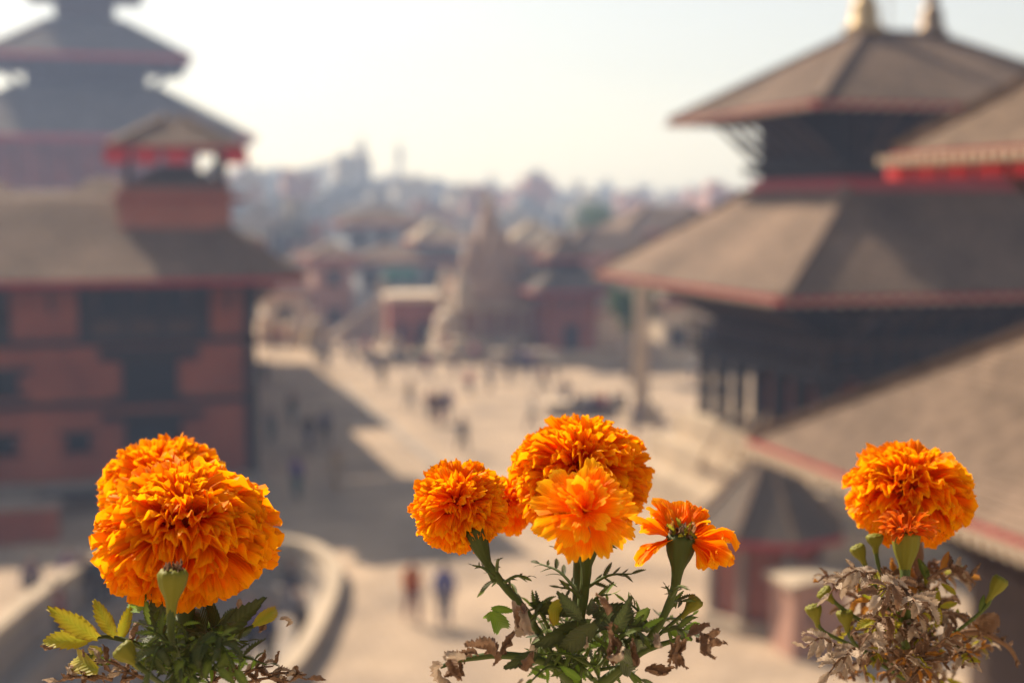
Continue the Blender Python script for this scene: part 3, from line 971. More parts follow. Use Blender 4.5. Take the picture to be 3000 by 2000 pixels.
# dark stepped tower on the skyline
tq = at(1035, 462, 340)
to = empty('skyline_tower', (tq.x, tq.y, 0), TH, 'dark stepped tower with roof mast on the hazy skyline', 'tower')
MB().box(-3.9, 3.6, 0, 8, 0, tq.z + 0.2).build('wall', M['concrete'], to)
MB().box(1.0, 3.3, 1, 5, tq.z + 0.2, tq.z + 3.0).build('stair_house', M['concrete'], to)
MB().tube([(2.4, 2, tq.z + 3.0), (2.4, 2, tq.z + 5.5)], [0.5, 0.2], 6).build('mast', M['steel'], to)
for k in range(3):
    for x in (-1.4, 1.2):
        add('window', WINM, to, W[to.name] @ Matrix.Translation((x, 0, tq.z - 2.6 - k * 3)), M['glass_dark'])
t3 = at(1578, 505, 360)
t3o = empty('roof_turret', (t3.x, t3.y, 0), TH, 'boxy stair turret standing above the skyline right of spire', 'tower')
MB().box(-3.2, 3.2, 0, 5, 0, t3.z - 1.2).build('wall', M['city_brick'], t3o)
MB().box(-3, 3, -0.4, 5.4, t3.z - 1.2, t3.z - 0.9).build('roof_slab', M['concrete'], t3o)
MB().box(-1.4, 1.2, 1, 3.5, t3.z - 0.9, t3.z + 0.7).build('stair_house', M['concrete'], t3o)
# telecom mast
am = at(1170, 530, 420)
an = empty('telecom_mast', (am.x, am.y, 0), 0, 'thin lattice telecom mast rising over far rooftops', 'mast')
for sx, sy in ((-1, -1), (1, -1), (0, 1.2)):
    MB().tube([(sx * 0.9, sy * 0.9, 0), (sx * 0.5, sy * 0.5, am.z + 11)], 0.2, 5).build('mast_leg', M['steel'], an)
br = MB()
for k in range(14):
    z = am.z - 4 + k
    br.beam((-0.7, -0.7, z), (0.7, -0.7, z + 1), 0.08, 0.08).beam((0.7, -0.7, z), (0, 0.8, z + 1), 0.08, 0.08)
br.build('bracing', M['steel'], an)
for z in (am.z + 6.5, am.z + 8.2):
    for a in (0, 2.1, 4.2):
        MB().box(math.cos(a) * 0.9 - 0.3, math.cos(a) * 0.9 + 0.3, math.sin(a) * 0.9 - 0.3, math.sin(a) * 0.9 + 0.3, z - 1, z + 0.6).build('antenna', M['concrete'], an)


# ------------------------------------------------------------------ trees
def leaf_mat(name, col, trans=0.35):
    m, nt, b = mat_base(name, 0.6)
    N, L = nt.nodes, nt.links
    oi = N.new('ShaderNodeTexCoord')
    ns = N.new('ShaderNodeTexNoise')
    ns.inputs['Scale'].default_value = 1.3
    L.new(oi.outputs['Object'], ns.inputs['Vector'])
    r = N.new('ShaderNodeValToRGB')
    r.color_ramp.elements[0].position = 0.3
    r.color_ramp.elements[1].position = 0.7
    r.color_ramp.elements[0].color = (*(c * 0.65 for c in col), 1)
    r.color_ramp.elements[1].color = (*(c * 1.4 for c in col), 1)
    L.new(ns.outputs[0], r.inputs[0])
    L.new(r.outputs[0], b.inputs['Base Color'])
    t = N.new('ShaderNodeBsdfTranslucent')
    L.new(r.outputs[0], t.inputs[0])
    mx = N.new('ShaderNodeMixShader')
    mx.inputs[0].default_value = trans
    L.new(b.outputs[0], mx.inputs[1])
    L.new(t.outputs[0], mx.inputs[2])
    L.new(mx.outputs[0], N['Material Output'].inputs[0])
    return m


M['tree_leaf'] = leaf_mat('tree_leaf', (0.055, 0.115, 0.028))


def tree(px, ytop, d, wpx, label, seed):
    rt = random.Random(seed)
    p = at(px, ytop, d)
    h = p.z
    rad = wpx * d / FPX / 2
    o = empty('leafy_tree', (p.x, p.y, 0), 0, label, 'tree')
    tr = MB()
    zc = h - rad
    tr.tube(spline([(0, 0, 0), (0.1, 0.05, zc * 0.4), (0, 0.1, zc * 0.8), (0.1, 0, zc)], 3), [0.35 - 0.2 * k / 9 for k in range(10)], 8)
    for k in range(8):
        a = rt.uniform(0, 6.28)
        q = Vector((math.cos(a) * rad * 0.8, math.sin(a) * rad * 0.8, zc + rt.uniform(-0.3, 0.7) * rad))
        tr.tube(spline([(0, 0, zc * 0.65), (q.x * 0.4, q.y * 0.4, zc * 0.9), q], 3), [0.16, 0.14, 0.11, 0.09, 0.06, 0.04, 0.03], 6)
    tr.build('trunk', M['bark'], o, True)
    cr = MB()
    clumps = [(Vector((rt.gauss(0, 1), rt.gauss(0, 1), rt.gauss(0, 0.8))).normalized() * rad * rt.uniform(0.25, 0.85) + Vector((0, 0, zc)),
               rad * rt.uniform(0.22, 0.42)) for _ in range(34)]
    for c, r in clumps:
        for _ in range(75):
            q = c + Vector((rt.gauss(0, 1), rt.gauss(0, 1), rt.gauss(0, 1))).normalized() * r * rt.random() ** 0.4
            x = Vector((rt.gauss(0, 1), rt.gauss(0, 1), rt.gauss(0, 1))).normalized()
            y = x.orthogonal().normalized()
            s_ = rt.uniform(0.1, 0.2)
            b = len(cr.v)
            cr.v += [tuple(q - x * s_), tuple(q + y * s_ * 0.5), tuple(q + x * s_), tuple(q - y * s_ * 0.5)]
            cr.f.append((b, b + 1, b + 2, b + 3))
    cr.build('crown', M['tree_leaf'], o)


tree(1745, 560, 150, 170, 'round green tree on the skyline above far roofs', 1)
tree(1850, 815, 86, 170, 'dark green tree in the gap under the pagoda eave', 2)
tree(2010, 605, 320, 100, 'small hazy tree on the skyline near the pagoda roof', 3)

# ------------------------------------------------------------------ sunken fountain parapet, low walls
fo = empty('fountain_basin', FC, 0.0, 'curved sunken fountain basin with pale stone rim behind the left marigold', 'fountain')
NW = 96


def basin_ring(ri, ro, z0, z1):
    mb = MB()
    for k in range(NW):
        b = len(mb.v)
        for kk in (k, k + 1):
            xi, yi = basin(kk, NW, 3.75 + ri, 8.0 + ri)
            xo, yo = basin(kk, NW, 3.75 + ro, 8.0 + ro)
            mb.v += [(xi, yi, z0), (xo, yo, z0), (xo, yo, z1), (xi, yi, z1)]
        for i in range(4):
            j = (i + 1) % 4
            mb.f.append((b + i, b + j, b + 4 + j, b + 4 + i))
    return mb


basin_ring(0.02, 0.32, 0.0, 0.36).build('parapet', M['stone'], fo)
basin_ring(-0.04, 0.38, 0.36, 0.48).build('coping', M['stone'], fo)
basin_ring(-0.75, 0.0, -3.0, -0.75).build('terrace_step', M['stone_dark'], fo)
basin_ring(-0.1, 0.01, -0.75, 0.0).build('retaining_wall', M['stone_dark'], fo)
basin_ring(-1.5, -0.75, -3.0, -1.5).build('terrace_step', M['stone_dark'], fo)
basin_ring(-2.2, -1.5, -3.0, -2.2).build('terrace_step', M['stone_dark'], fo)
MB().box(-3.8, 3.8, -8.1, 8.1, -3.05, -2.6).build('basin_floor', M['stone_dark'], fo)
lw = ground_at(60, 1600)
lo = empty('low_brick_wall', (lw.x - 1.5, lw.y, 0), TH, 'low dark red brick wall left of the big marigold', 'wall')
MB().box(-4, 2.6, 0, 0.5, 0, 1.1).build('wall', M['brick'], lo)
MB().box(-4.1, 2.7, -0.1, 0.6, 1.1, 1.25).build('coping', M['stone_dark'], lo)
bw = ground_at(300, 1495)
bo = empty('dark_bench', (bw.x, bw.y, 0), TH, 'dark covered bench against the palace plinth', 'bench')
MB().box(-2.2, 2.6, -0.4, 0.5, 0.45, 0.62).build('seat', M['opening'], bo)
for x in (-2.0, 0.2, 2.4):
    MB().box(x - 0.15, x + 0.15, -0.3, 0.4, 0, 0.449).build('leg', M['stone_dark'], bo)
for i, (px, py, w_, h_, lab) in enumerate(((1270, 1062, 9, 0.6, 'long pale stone ledge before the brick platform'),
                                      (1540, 1075, 4, 0.9, 'short pale stone ledge in front of the small pagoda'),
                                      (1760, 1215, 5.5, 0.5, 'low stone ledge with seated people near the pillar'),
                                      (1800, 1045, 4, 0.6, 'bright stone ledge beneath the green tree'))):
    g = ground_at(px, py)
    o = empty('stone_ledge', (g.x, g.y, 0), TH * 0.5, lab, 'ledge')
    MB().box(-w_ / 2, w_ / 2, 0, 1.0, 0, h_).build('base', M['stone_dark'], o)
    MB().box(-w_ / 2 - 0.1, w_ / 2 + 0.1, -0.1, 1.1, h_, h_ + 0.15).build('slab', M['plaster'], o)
# drain strip: a slightly raised stone line crossing the square
g0, g1 = ground_at(1000, 1130), ground_at(1420, 1480)
st_ = MB().beam(g0 + Vector((0, 0, 0.03)), g1 + Vector((0, 0, 0.03)), 0.5, 0.06)
st_.build('kerb_strip', M['stone_dark'], kind='structure')


# ------------------------------------------------------------------ haze: the dusty air over the city
hz = MB().box(-650, 650, -30, 1100, -3.6, 62).build('haze', None, kind='stuff')
hm = bpy.data.materials.new('dusty_air')
hm.use_nodes = True
hn = hm.node_tree.nodes
for n_ in list(hn):
    hn.remove(n_)
ho = hn.new('ShaderNodeOutputMaterial')
pv = hn.new('ShaderNodeVolumePrincipled')
pv.inputs['Color'].default_value = (0.40, 0.55, 0.92, 1)
pv.inputs['Absorption Color'].default_value = (1, 1, 1, 1)
pv.inputs['Density'].default_value = 0.0015
pv.inputs['Anisotropy'].default_value = 0.2
hm.node_tree.links.new(pv.outputs[0], ho.inputs['Volume'])
hz.data.materials.append(hm)


# ------------------------------------------------------------------ people
def skin_mesh(name, verts, edges, radii, root=0, sub=1):
    me = bpy.data.meshes.new(name + '_src')
    me.from_pydata([tuple(v) for v in verts], edges, [])
    o = bpy.data.objects.new(name + '_src', me)
    COL.objects.link(o)
    md = o.modifiers.new('skin', 'SKIN')
    for i, r in enumerate(radii):
        sv = me.skin_vertices[0].data[i]
        sv.radius = r if isinstance(r, tuple) else (r, r)
        sv.use_root = (i == root)
    ss = o.modifiers.new('sub', 'SUBSURF')
    ss.levels = ss.render_levels = sub
    dg = bpy.context.evaluated_depsgraph_get()
    out = bpy.data.meshes.new_from_object(o.evaluated_get(dg))
    out.name = name
    out.polygons.foreach_set('use_smooth', [True] * len(out.polygons))
    bpy.data.objects.remove(o)
    bpy.data.meshes.remove(me)
    out.materials.clear()
    return out


def make_pose(kind):
    """joints of a 1.68 m figure facing -y, feet on z = 0"""
    J = {}
    hip = 0.9
    if kind == 'sit':
        hip = 0.55
    J['pel'] = Vector((0, 0, hip))
    J['waist'] = Vector((0, 0, hip + 0.16))
    J['chest'] = Vector((0, -0.01, hip + 0.38))
    J['neck'] = Vector((0, 0, hip + 0.54))
    J['chin'] = Vector((0, -0.02, hip + 0.61))
    J['head'] = Vector((0, -0.015, hip + 0.70))
    J['top'] = Vector((0, 0, hip + 0.76))
    J['nose'] = Vector((0, -0.125, hip + 0.675))
    for s, n in ((-1, 'L'), (1, 'R')):
        if kind == 'stand':
            k, a, t = Vector((s * 0.1, -0.02, 0.48)), Vector((s * 0.11, 0.02, 0.08)), Vector((s * 0.13, -0.15, 0.04))
            el, wr = Vector((s * 0.25, 0.03, 1.1)), Vector((s * 0.25, -0.05, 0.86))
        elif kind == 'walk':
            f = s
            k, a, t = Vector((s * 0.09, -0.16 * f - 0.06, 0.5)), Vector((s * 0.09, -0.28 * f + 0.04, 0.1 if f > 0 else 0.14)), Vector((s * 0.1, -0.28 * f - 0.13, 0.05))
            el, wr = Vector((s * 0.25, 0.12 * f, 1.12)), Vector((s * 0.24, 0.16 * f - 0.1, 0.9))
        elif kind == 'phone':
            k, a, t = Vector((s * 0.1, -0.02, 0.48)), Vector((s * 0.12, 0.03, 0.08)), Vector((s * 0.15, -0.14, 0.04))
            el = Vector((s * 0.25, -0.02, 1.12))
            wr = Vector((s * 0.12, -0.27, 1.2)) if s > 0 else Vector((s * 0.26, -0.06, 0.88))
        else:
            k, a, t = Vector((s * 0.13, -0.42, 0.52)), Vector((s * 0.13, -0.42, 0.1)), Vector((s * 0.14, -0.58, 0.05))
            el, wr = Vector((s * 0.26, -0.08, hip + 0.2)), Vector((s * 0.16, -0.32, 0.68))
        J['sh' + n] = Vector((s * 0.17, 0, hip + 0.48))
        J['el' + n], J['wr' + n] = el, wr
        J['hp' + n] = Vector((s * 0.09, 0, hip - 0.04))
        J['kn' + n], J['an' + n], J['to' + n] = k, a, t
        d = (wr - el).normalized()
        sd = Vector((0, -1, 0)) if abs(d.y) < 0.7 else Vector((0, 0, 1))
        sd = (sd - d * sd.dot(d)).normalized()
        J['pa' + n] = wr + d * 0.07
        for i in range(4):
            J[f'f{i}a{n}'] = wr + d * (0.10) + sd * (0.03 - 0.02 * i)
            J[f'f{i}b{n}'] = wr + d * (0.155 + 0.012 * (1 - abs(i - 1.2))) + sd * (0.032 - 0.021 * i) + Vector((-s * 0.02, 0, 0))
        J['th' + n] = wr + d * 0.075 + sd * 0.055
    rad = {'pel': (0.15, 0.11), 'waist': (0.125, 0.095), 'chest': (0.15, 0.105), 'neck': 0.055, 'chin': 0.07, 'head': (0.082, 0.1), 'top': 0.055, 'nose': 0.014}
    for n in 'LR':
        rad.update({'sh' + n: 0.06, 'el' + n: 0.042, 'wr' + n: 0.028, 'pa' + n: (0.022, 0.036), 'hp' + n: 0.085, 'kn' + n: 0.058, 'an' + n: 0.04,
                    'to' + n: 0.035, 'th' + n: 0.009})
        for i in range(4):
            rad[f'f{i}a{n}'] = 0.0095
            rad[f'f{i}b{n}'] = 0.008
    E = [('pel', 'waist'), ('waist', 'chest'), ('chest', 'neck'), ('neck', 'chin'), ('chin', 'head'), ('head', 'top'), ('head', 'nose')]
    for n in 'LR':
        E += [('chest', 'sh' + n), ('sh' + n, 'el' + n), ('el' + n, 'wr' + n), ('wr' + n, 'pa' + n), ('pa' + n, 'th' + n),
              ('pel', 'hp' + n), ('hp' + n, 'kn' + n), ('kn' + n, 'an' + n), ('an' + n, 'to' + n)]
        for i in range(4):
            E += [('pa' + n, f'f{i}a{n}'), (f'f{i}a{n}', f'f{i}b{n}')]
    keys = list(J)
    ix = {k: i for i, k in enumerate(keys)}
    body = skin_mesh('body', [J[k] for k in keys], [(ix[a], ix[b]) for a, b in E], [rad[k] for k in keys])

    def sub(names, edges, scale, name):
        ii = {k: i for i, k in enumerate(names)}
        rr = []
        for k in names:
            r = rad[k]
            f = scale.get(k, 1.25)
            rr.append((r[0] * f, r[1] * f) if isinstance(r, tuple) else (r * f, r * f))
        return skin_mesh(name, [J[k] for k in names], [(ii[a], ii[b]) for a, b in edges], rr)

    shirt = sub(['pel', 'waist', 'chest', 'neck', 'shL', 'shR', 'elL', 'elR', 'wrL', 'wrR'],
                [('pel', 'waist'), ('waist', 'chest'), ('chest', 'neck'), ('chest', 'shL'), ('chest', 'shR'), ('shL', 'elL'), ('shR', 'elR'),
                 ('elL', 'wrL'), ('elR', 'wrR')], {'neck': 0.9, 'pel': 1.22, 'waist': 1.3, 'wrL': 1.4, 'wrR': 1.4, 'elL': 1.4, 'elR': 1.4}, 'shirt')
    trs = sub(['pel', 'hpL', 'hpR', 'knL', 'knR', 'anL', 'anR'],
              [('pel', 'hpL'), ('pel', 'hpR'), ('hpL', 'knL'), ('hpR', 'knR'), ('knL', 'anL'), ('knR', 'anR')], {'pel': 1.1, 'anL': 1.6, 'anR': 1.6, 'knL': 1.35, 'knR': 1.35}, 'trousers')
    hc = J['head'] + Vector((0, 0.03, 0.03))
    hair = skin_mesh('hair', [hc + Vector((0, 0.03, -0.09)), hc + Vector((0, 0.02, 0.0)), hc + Vector((0, 0.0, 0.055))], [(0, 1), (1, 2)], [(0.085, 0.06), (0.1, 0.085), (0.075, 0.075)])
    return body, shirt, trs, hair


POSES = {k: make_pose(k) for k in ('stand', 'walk', 'phone', 'sit')}
M['skin'] = surf('brown_skin', (0.32, 0.17, 0.11), 0.6, 0.1, 4)
M['hair'] = surf('black_hair', (0.015, 0.012, 0.012), 0.5, 0.2, 20)
CLOTH = {}


def cloth(c):
    if c not in CLOTH:
        CLOTH[c] = surf('cloth_' + c, COLORS[c], 0.9, 0.18, 6)
    return CLOTH[c]


COLORS = {'orange': (0.5, 0.13, 0.03), 'maroon': (0.16, 0.03, 0.035), 'navy': (0.03, 0.04, 0.11), 'blue': (0.07, 0.08, 0.24), 'black': (0.02, 0.02, 0.024),
          'white': (0.6, 0.58, 0.54), 'purple': (0.1, 0.05, 0.19), 'teal': (0.03, 0.09, 0.1), 'grey': (0.16, 0.16, 0.17), 'pink': (0.5, 0.16, 0.19),
          'tan': (0.36, 0.27, 0.18), 'red': (0.4, 0.04, 0.04), 'green': (0.05, 0.13, 0.06), 'yellow': (0.55, 0.38, 0.07)}


def person(px, py, pose, shirt, trs, face, label, z=0.0, group=None, hgt=1.0):
    g = ground_at(px, py, z)
    b, s_, t_, h_ = POSES[pose]
    Mx = Matrix.Translation(g + Vector((0, 0, 0.006))) @ Matrix.Rotation(face, 4, 'Z') @ Matrix.Scale(hgt, 4)
    o = add('person', b, None, Mx, M['skin'], label, 'person', group)
    add('shirt', s_, o, Mx, cloth(shirt))
    add('trousers', t_, o, Mx, cloth(trs))
    add('hair', h_, o, Mx, M['hair'])


PI = math.pi
person(1207, 1825, 'walk', 'orange', 'maroon', 0.4, 'person in orange top and maroon trousers walking below the marigolds')
person(1303, 1835, 'stand', 'blue', 'navy', PI, 'person in blue top and navy trousers standing below the marigolds')
person(870, 1462, 'stand', 'purple', 'teal', 2.5, 'person in purple top standing at the palace shadow edge')
person(905, 1318, 'walk', 'black', 'navy', PI, 'person in black walking in palace shade, left of a pair')
person(953, 1308, 'walk', 'navy', 'black', PI + 0.3, 'person in navy walking in palace shade, right of a pair')
person(857, 1245, 'stand', 'black', 'teal', 1.0, 'person in black top and teal trousers standing alone in palace shade')
person(775, 1130, 'stand', 'teal', 'black', 0.4, 'person in teal beside the palace corner, far down its wall')
person(792, 1300, 'stand', 'grey', 'teal', 0.9, 'person in grey leaning near the palace corner')
person(1262, 1238, 'walk', 'maroon', 'black', PI, 'person in maroon top, left of the central trio')
person(1288, 1245, 'stand', 'black', 'maroon', 2.7, 'person in black top, middle of the central trio')
person(1313, 1236, 'walk', 'purple', 'navy', PI - 0.4, 'person in purple top, right of the central trio')
person(1355, 1330, 'walk', 'grey', 'black', 0.5, 'person in grey top alone just above the central marigold')
person(1375, 1165, 'stand', 'pink', 'grey', 0.2, 'person in pink top standing in the sunlit square')
person(1200, 1200, 'walk', 'tan', 'grey', 2.0, 'person in tan top walking left of the central trio')
person(985, 1435, 'walk', 'tan', 'tan', 0.0, 'person all in tan crossing the shadow edge')
person(1655, 1200, 'stand', 'grey', 'navy', 0.3, 'person in grey top standing beside the seated row')
person(1490, 1130, 'stand', 'grey', 'black', 0.1, 'person in grey top, left of the knot before the small pagoda')
person(1528, 1095, 'phone', 'blue', 'black', 0.3, 'person in blue top holding up a hand before the small pagoda')
person(1555, 1100, 'stand', 'purple', 'navy', -0.3, 'person in purple top, right of the knot before the small pagoda')
person(1505, 1085, 'stand', 'black', 'grey', 0.6, 'person all in dark clothes behind the knot before the small pagoda')
person(1030, 1065, 'stand', 'navy', 'black', 2.0, 'person in navy top near the foot of the pale stairs')
person(1052, 1058, 'walk', 'purple', 'black', 1.4, 'person in purple top climbing toward the pale stairs')
person(1088, 1090, 'stand', 'black', 'navy', 0.2, 'person in black top right of the pale stairs foot')
person(1012, 1045, 'stand', 'maroon', 'grey', 1.2, 'person in maroon top left of the pale stairs foot')
person(1160, 1080, 'walk', 'grey', 'black', 1.8, 'person in grey walking along the long stone ledge')
person(1185, 1072, 'stand', 'tan', 'black', 0.1, 'person in tan top standing before the long stone ledge')
person(1290, 1055, 'stand', 'white', 'navy', 0.4, 'person in white top before the platform coping')
person(1310, 1056, 'phone', 'red', 'black', -0.2, 'person in red top before the brick platform')
person(1390, 1075, 'walk', 'pink', 'black', 2.2, 'person in pink top walking below the stone spire')
person(905, 1030, 'walk', 'yellow', 'black', 1.0, 'person in yellow top on the bright paving past the palace')
person(930, 1070, 'stand', 'white', 'black', 0.0, 'person in white top on the bright paving past the palace')
person(800, 1035, 'stand', 'maroon', 'black', 0.0, 'person in maroon top at the sunny palace corner')
person(830, 1020, 'walk', 'red', 'navy', 0.8, 'person in red top near the low cream house')
for i, (px, c, c2) in enumerate(((1690, 'black', 'grey'), (1715, 'white', 'navy'), (1742, 'navy', 'black'), (1768, 'red', 'black'),
                                 (1795, 'white', 'grey'), (1822, 'black', 'black'))):
    word = ['first', 'second', 'third', 'fourth', 'fifth', 'sixth'][i]
    person(px, 1222, 'sit', c, c2, 0.1, f'{word} seated person from the left on the ledge, {c} top', group='people seated on the stone ledge')
person(205, 1775, 'stand', 'purple', 'navy', 0.5, 'person in purple top inside the fountain basin, behind left marigold', -0.75)
person(258, 1778, 'stand', 'black', 'black', -0.3, 'person all in black inside the fountain basin, beside the purple top', -0.75)
person(160, 1835, 'sit', 'black', 'navy', 0.2, 'person in black crouched inside the fountain basin at far left', -0.75)
person(850, 1800, 'stand', 'black', 'navy', 1.4, 'person in black at the basin rim right of the marigold', -0.75)
person(790, 1950, 'stand', 'navy', 'black', 0.9, 'person in navy standing low behind the left marigold leaves', -0.75)
person(735, 1935, 'stand', 'purple', 'black', 0.2, 'person in purple and black low behind the left marigold leaves', -0.75)
person(1930, 1330, 'sit', 'grey', 'black', 0.3, 'person in grey seated at the pillar foot', hgt=1.0)
person(2030, 1120, 'stand', 'white', 'navy', 0.6, 'person in white standing by the lit cream house')
person(1435, 1150, 'walk', 'navy', 'black', 2.4, 'person in navy walking past the pink top in the sun')
person(1250, 1110, 'walk', 'red', 'navy', 1.2, 'person in red top crossing the far sunlit paving')
person(1120, 1135, 'stand', 'black', 'black', 0.5, 'person all in black on the far bright strip of paving')
person(1330, 1105, 'stand', 'tan', 'navy', 2.9, 'person in tan top and navy trousers on the far sunlit paving')
person(1560, 1265, 'walk', 'white', 'grey', 4.2, 'person in white top walking in the middle of the sunny square')
person(1590, 1150, 'walk', 'maroon', 'black', 1.5, 'person in maroon top left of the seated row')
person(1625, 1110, 'stand', 'white', 'black', 0.2, 'person in white top at the small pagoda plinth')
person(1230, 1075, 'stand', 'green', 'black', 0.3, 'person in green top at the long stone ledge')
person(955, 1095, 'walk', 'grey', 'navy', 3.5, 'person in grey top and navy trousers past the palace eave')
person(1860, 1275, 'stand', 'navy', 'grey', 5.2, 'person in navy top just left of the stone pillar base')
person(2120, 1335, 'stand', 'red', 'black', 4.0, 'person in red top standing on the pagoda steps', 0.0)
person(95, 1800, 'stand', 'navy', 'black', 0.2, 'person in navy standing inside the fountain basin at the picture edge', -0.75)
person(310, 1772, 'stand', 'teal', 'black', 0.4, 'person in teal inside the fountain basin, left of the big marigold', -0.75)
person(180, 1900, 'stand', 'maroon', 'black', 2.0, 'person in maroon inside the basin behind the yellowing leaves', -0.75)
person(880, 1900, 'stand', 'grey', 'black', 1.0, 'person in grey low inside the basin, right of the leaves', -0.75)
person(1075, 1055, 'phone', 'pink', 'navy', 0.4, 'person in pink top at the pale stairs')

# ------------------------------------------------------------------ marigolds
def petal_mat(name, base, tip, rim, trans=0.57):
    """thin ray petal: colour runs from the claw to the rim, veins along it, light passes through"""
    m, nt, b = mat_base(name, 0.55)
    N, L = nt.nodes, nt.links
    uv = N.new('ShaderNodeAttribute')
    uv.attribute_name = 'along'
    r = N.new('ShaderNodeValToRGB')
    cr = r.color_ramp
    cr.elements[0].position = 0.5
    cr.elements[0].color = (*base, 1)
    cr.elements[1].position = 0.84
    cr.elements[1].color = (*tip, 1)
    e = cr.elements.new(0.97)
    e.color = (*rim, 1)  # yellower rim: glow of backlit petal edges put into the colour
    L.new(uv.outputs['Fac'], r.inputs[0])
    oi = N.new('ShaderNodeObjectInfo')
    hv = N.new('ShaderNodeHueSaturation')
    mr = N.new('ShaderNodeMapRange')
    mr.inputs[3].default_value = 0.492
    mr.inputs[4].default_value = 0.508
    L.new(oi.outputs['Random'], mr.inputs[0])
    L.new(mr.outputs[0], hv.inputs['Hue'])
    tc = N.new('ShaderNodeAttribute')
    tc.attribute_name = 'across'
    b.inputs['Specular IOR Level'].default_value = 0.08
    wv = N.new('ShaderNodeMath')
    wv.operation = 'SINE'
    ml = N.new('ShaderNodeMath')
    ml.operation = 'MULTIPLY'
    ml.inputs[1].default_value = 26
    L.new(tc.outputs['Fac'], ml.inputs[0])
    L.new(ml.outputs[0], wv.inputs[0])
    vv = N.new('ShaderNodeMapRange')
    vv.inputs[1].default_value = -1
    vv.inputs[3].default_value = 0.94
    vv.inputs[4].default_value = 1.02
    L.new(wv.outputs[0], vv.inputs[0])
    L.new(vv.outputs[0], hv.inputs['Value'])
    L.new(r.outputs[0], hv.inputs['Color'])
    L.new(hv.outputs[0], b.inputs['Base Color'])
    bp = N.new('ShaderNodeBump')
    bp.inputs['Strength'].default_value = 0.25
    bp.inputs['Distance'].default_value = 0.0006
    L.new(wv.outputs[0], bp.inputs['Height'])
    L.new(bp.outputs[0], b.inputs['Normal'])
    t = N.new('ShaderNodeBsdfTranslucent')
    L.new(hv.outputs[0], t.inputs[0])
    mx = N.new('ShaderNodeMixShader')
    mx.inputs[0].default_value = trans
    L.new(b.outputs[0], mx.inputs[1])
    L.new(t.outputs[0], mx.inputs[2])
    L.new(mx.outputs[0], N['Material Output'].inputs[0])
    return m


M['petal'] = petal_mat('marigold_petal', (1.0, 0.195, 0.0), (1.0, 0.29, 0.0), (1.0, 0.41, 0.003))
M['petal_light'] = petal_mat('golden_marigold_petal', (1.0, 0.25, 0.001), (1.0, 0.35, 0.003), (1.0, 0.46, 0.01))
M['petal_old'] = petal_mat('withered_petal', (0.62, 0.10, 0.004), (0.75, 0.16, 0.006), (0.7, 0.2, 0.02))


def sstep(a, b, x):
    t = max(0.0, min(1.0, (x - a) / (b - a)))
    return t * t * (3 - 2 * t)


def petal_mesh(rng, bend, hw, ruffle, cup, nx=9, ny=9, notch=0.06, start=0.45, narrow=0.16):
    """unit-length petal along +y, upper face +z, tip bent towards -z"""
    ph, ph2 = rng.uniform(0, 6.28), rng.uniform(0, 6.28)
    kf = rng.uniform(1.5, 2.9)
    asym = rng.uniform(-0.3, 0.3)
    nq = rng.uniform(5, 9)
    vs, along, across = [], [], []
    cy = cz = 0.0
    prev = 0.0
    # centre line, integrated
    line = []
    n_int = 40
    for i in range(n_int + 1):
        t = i / n_int
        ang = -bend * sstep(start, 1.0, t) + 0.25 * math.sin(t * 2.2 + ph2) * t * 0.5
        if i:
            cy += math.cos(ang) / n_int
            cz += math.sin(ang) / n_int
        line.append((cy, cz, ang))
    for j in range(ny):
        sj = (j / (ny - 1)) ** 0.72
        for i in range(nx):
            t = -1 + 2 * i / (nx - 1)
            tipcut = 1 - 0.2 * abs(t) ** 3.5 - notch * (0.5 + 0.5 * math.sin(t * nq + ph))
            s_ = sj * tipcut
            k = s_ * n_int
            k0 = min(n_int - 1, int(k))
            f = k - k0
            y = line[k0][0] * (1 - f) + line[k0 + 1][0] * f
            z = line[k0][1] * (1 - f) + line[k0 + 1][1] * f
            an = line[k0][2]
            w = hw * (narrow + (1 - narrow) * sstep(0.3, 0.86, s_))
            rf = sstep(0.5, 1.0, s_)
            off = ruffle * hw * rf * (math.sin(kf * math.pi * t + ph) + 0.5 * math.sin(2.3 * kf * math.pi * t + ph2)) \
                + cup * hw * t * t * sstep(0.2, 0.7, s_) + asym * hw * 0.5 * t * rf
            x = t * w * (1 - 0.12 * rf * abs(math.sin(kf * math.pi * t + ph)))
            vs.append((x, y - math.sin(an) * off, z + math.cos(an) * off))
            along.append(min(1, s_ / 0.95) if j < ny - 1 else 1.0)
            across.append(t)
    fs = []
    for j in range(ny - 1):
        for i in range(nx - 1):
            a = j * nx + i
            fs.append((a, a + 1, a + nx + 1, a + nx))
    me = bpy.data.meshes.new('petal')
    me.from_pydata(vs, [], fs)
    me.polygons.foreach_set('use_smooth', [True] * len(fs))
    for nm, data in (('along', along), ('across', across)):
        at_ = me.attributes.new(nm, 'FLOAT', 'POINT')
        at_.data.foreach_set('value', data)
    me.update()
    return me


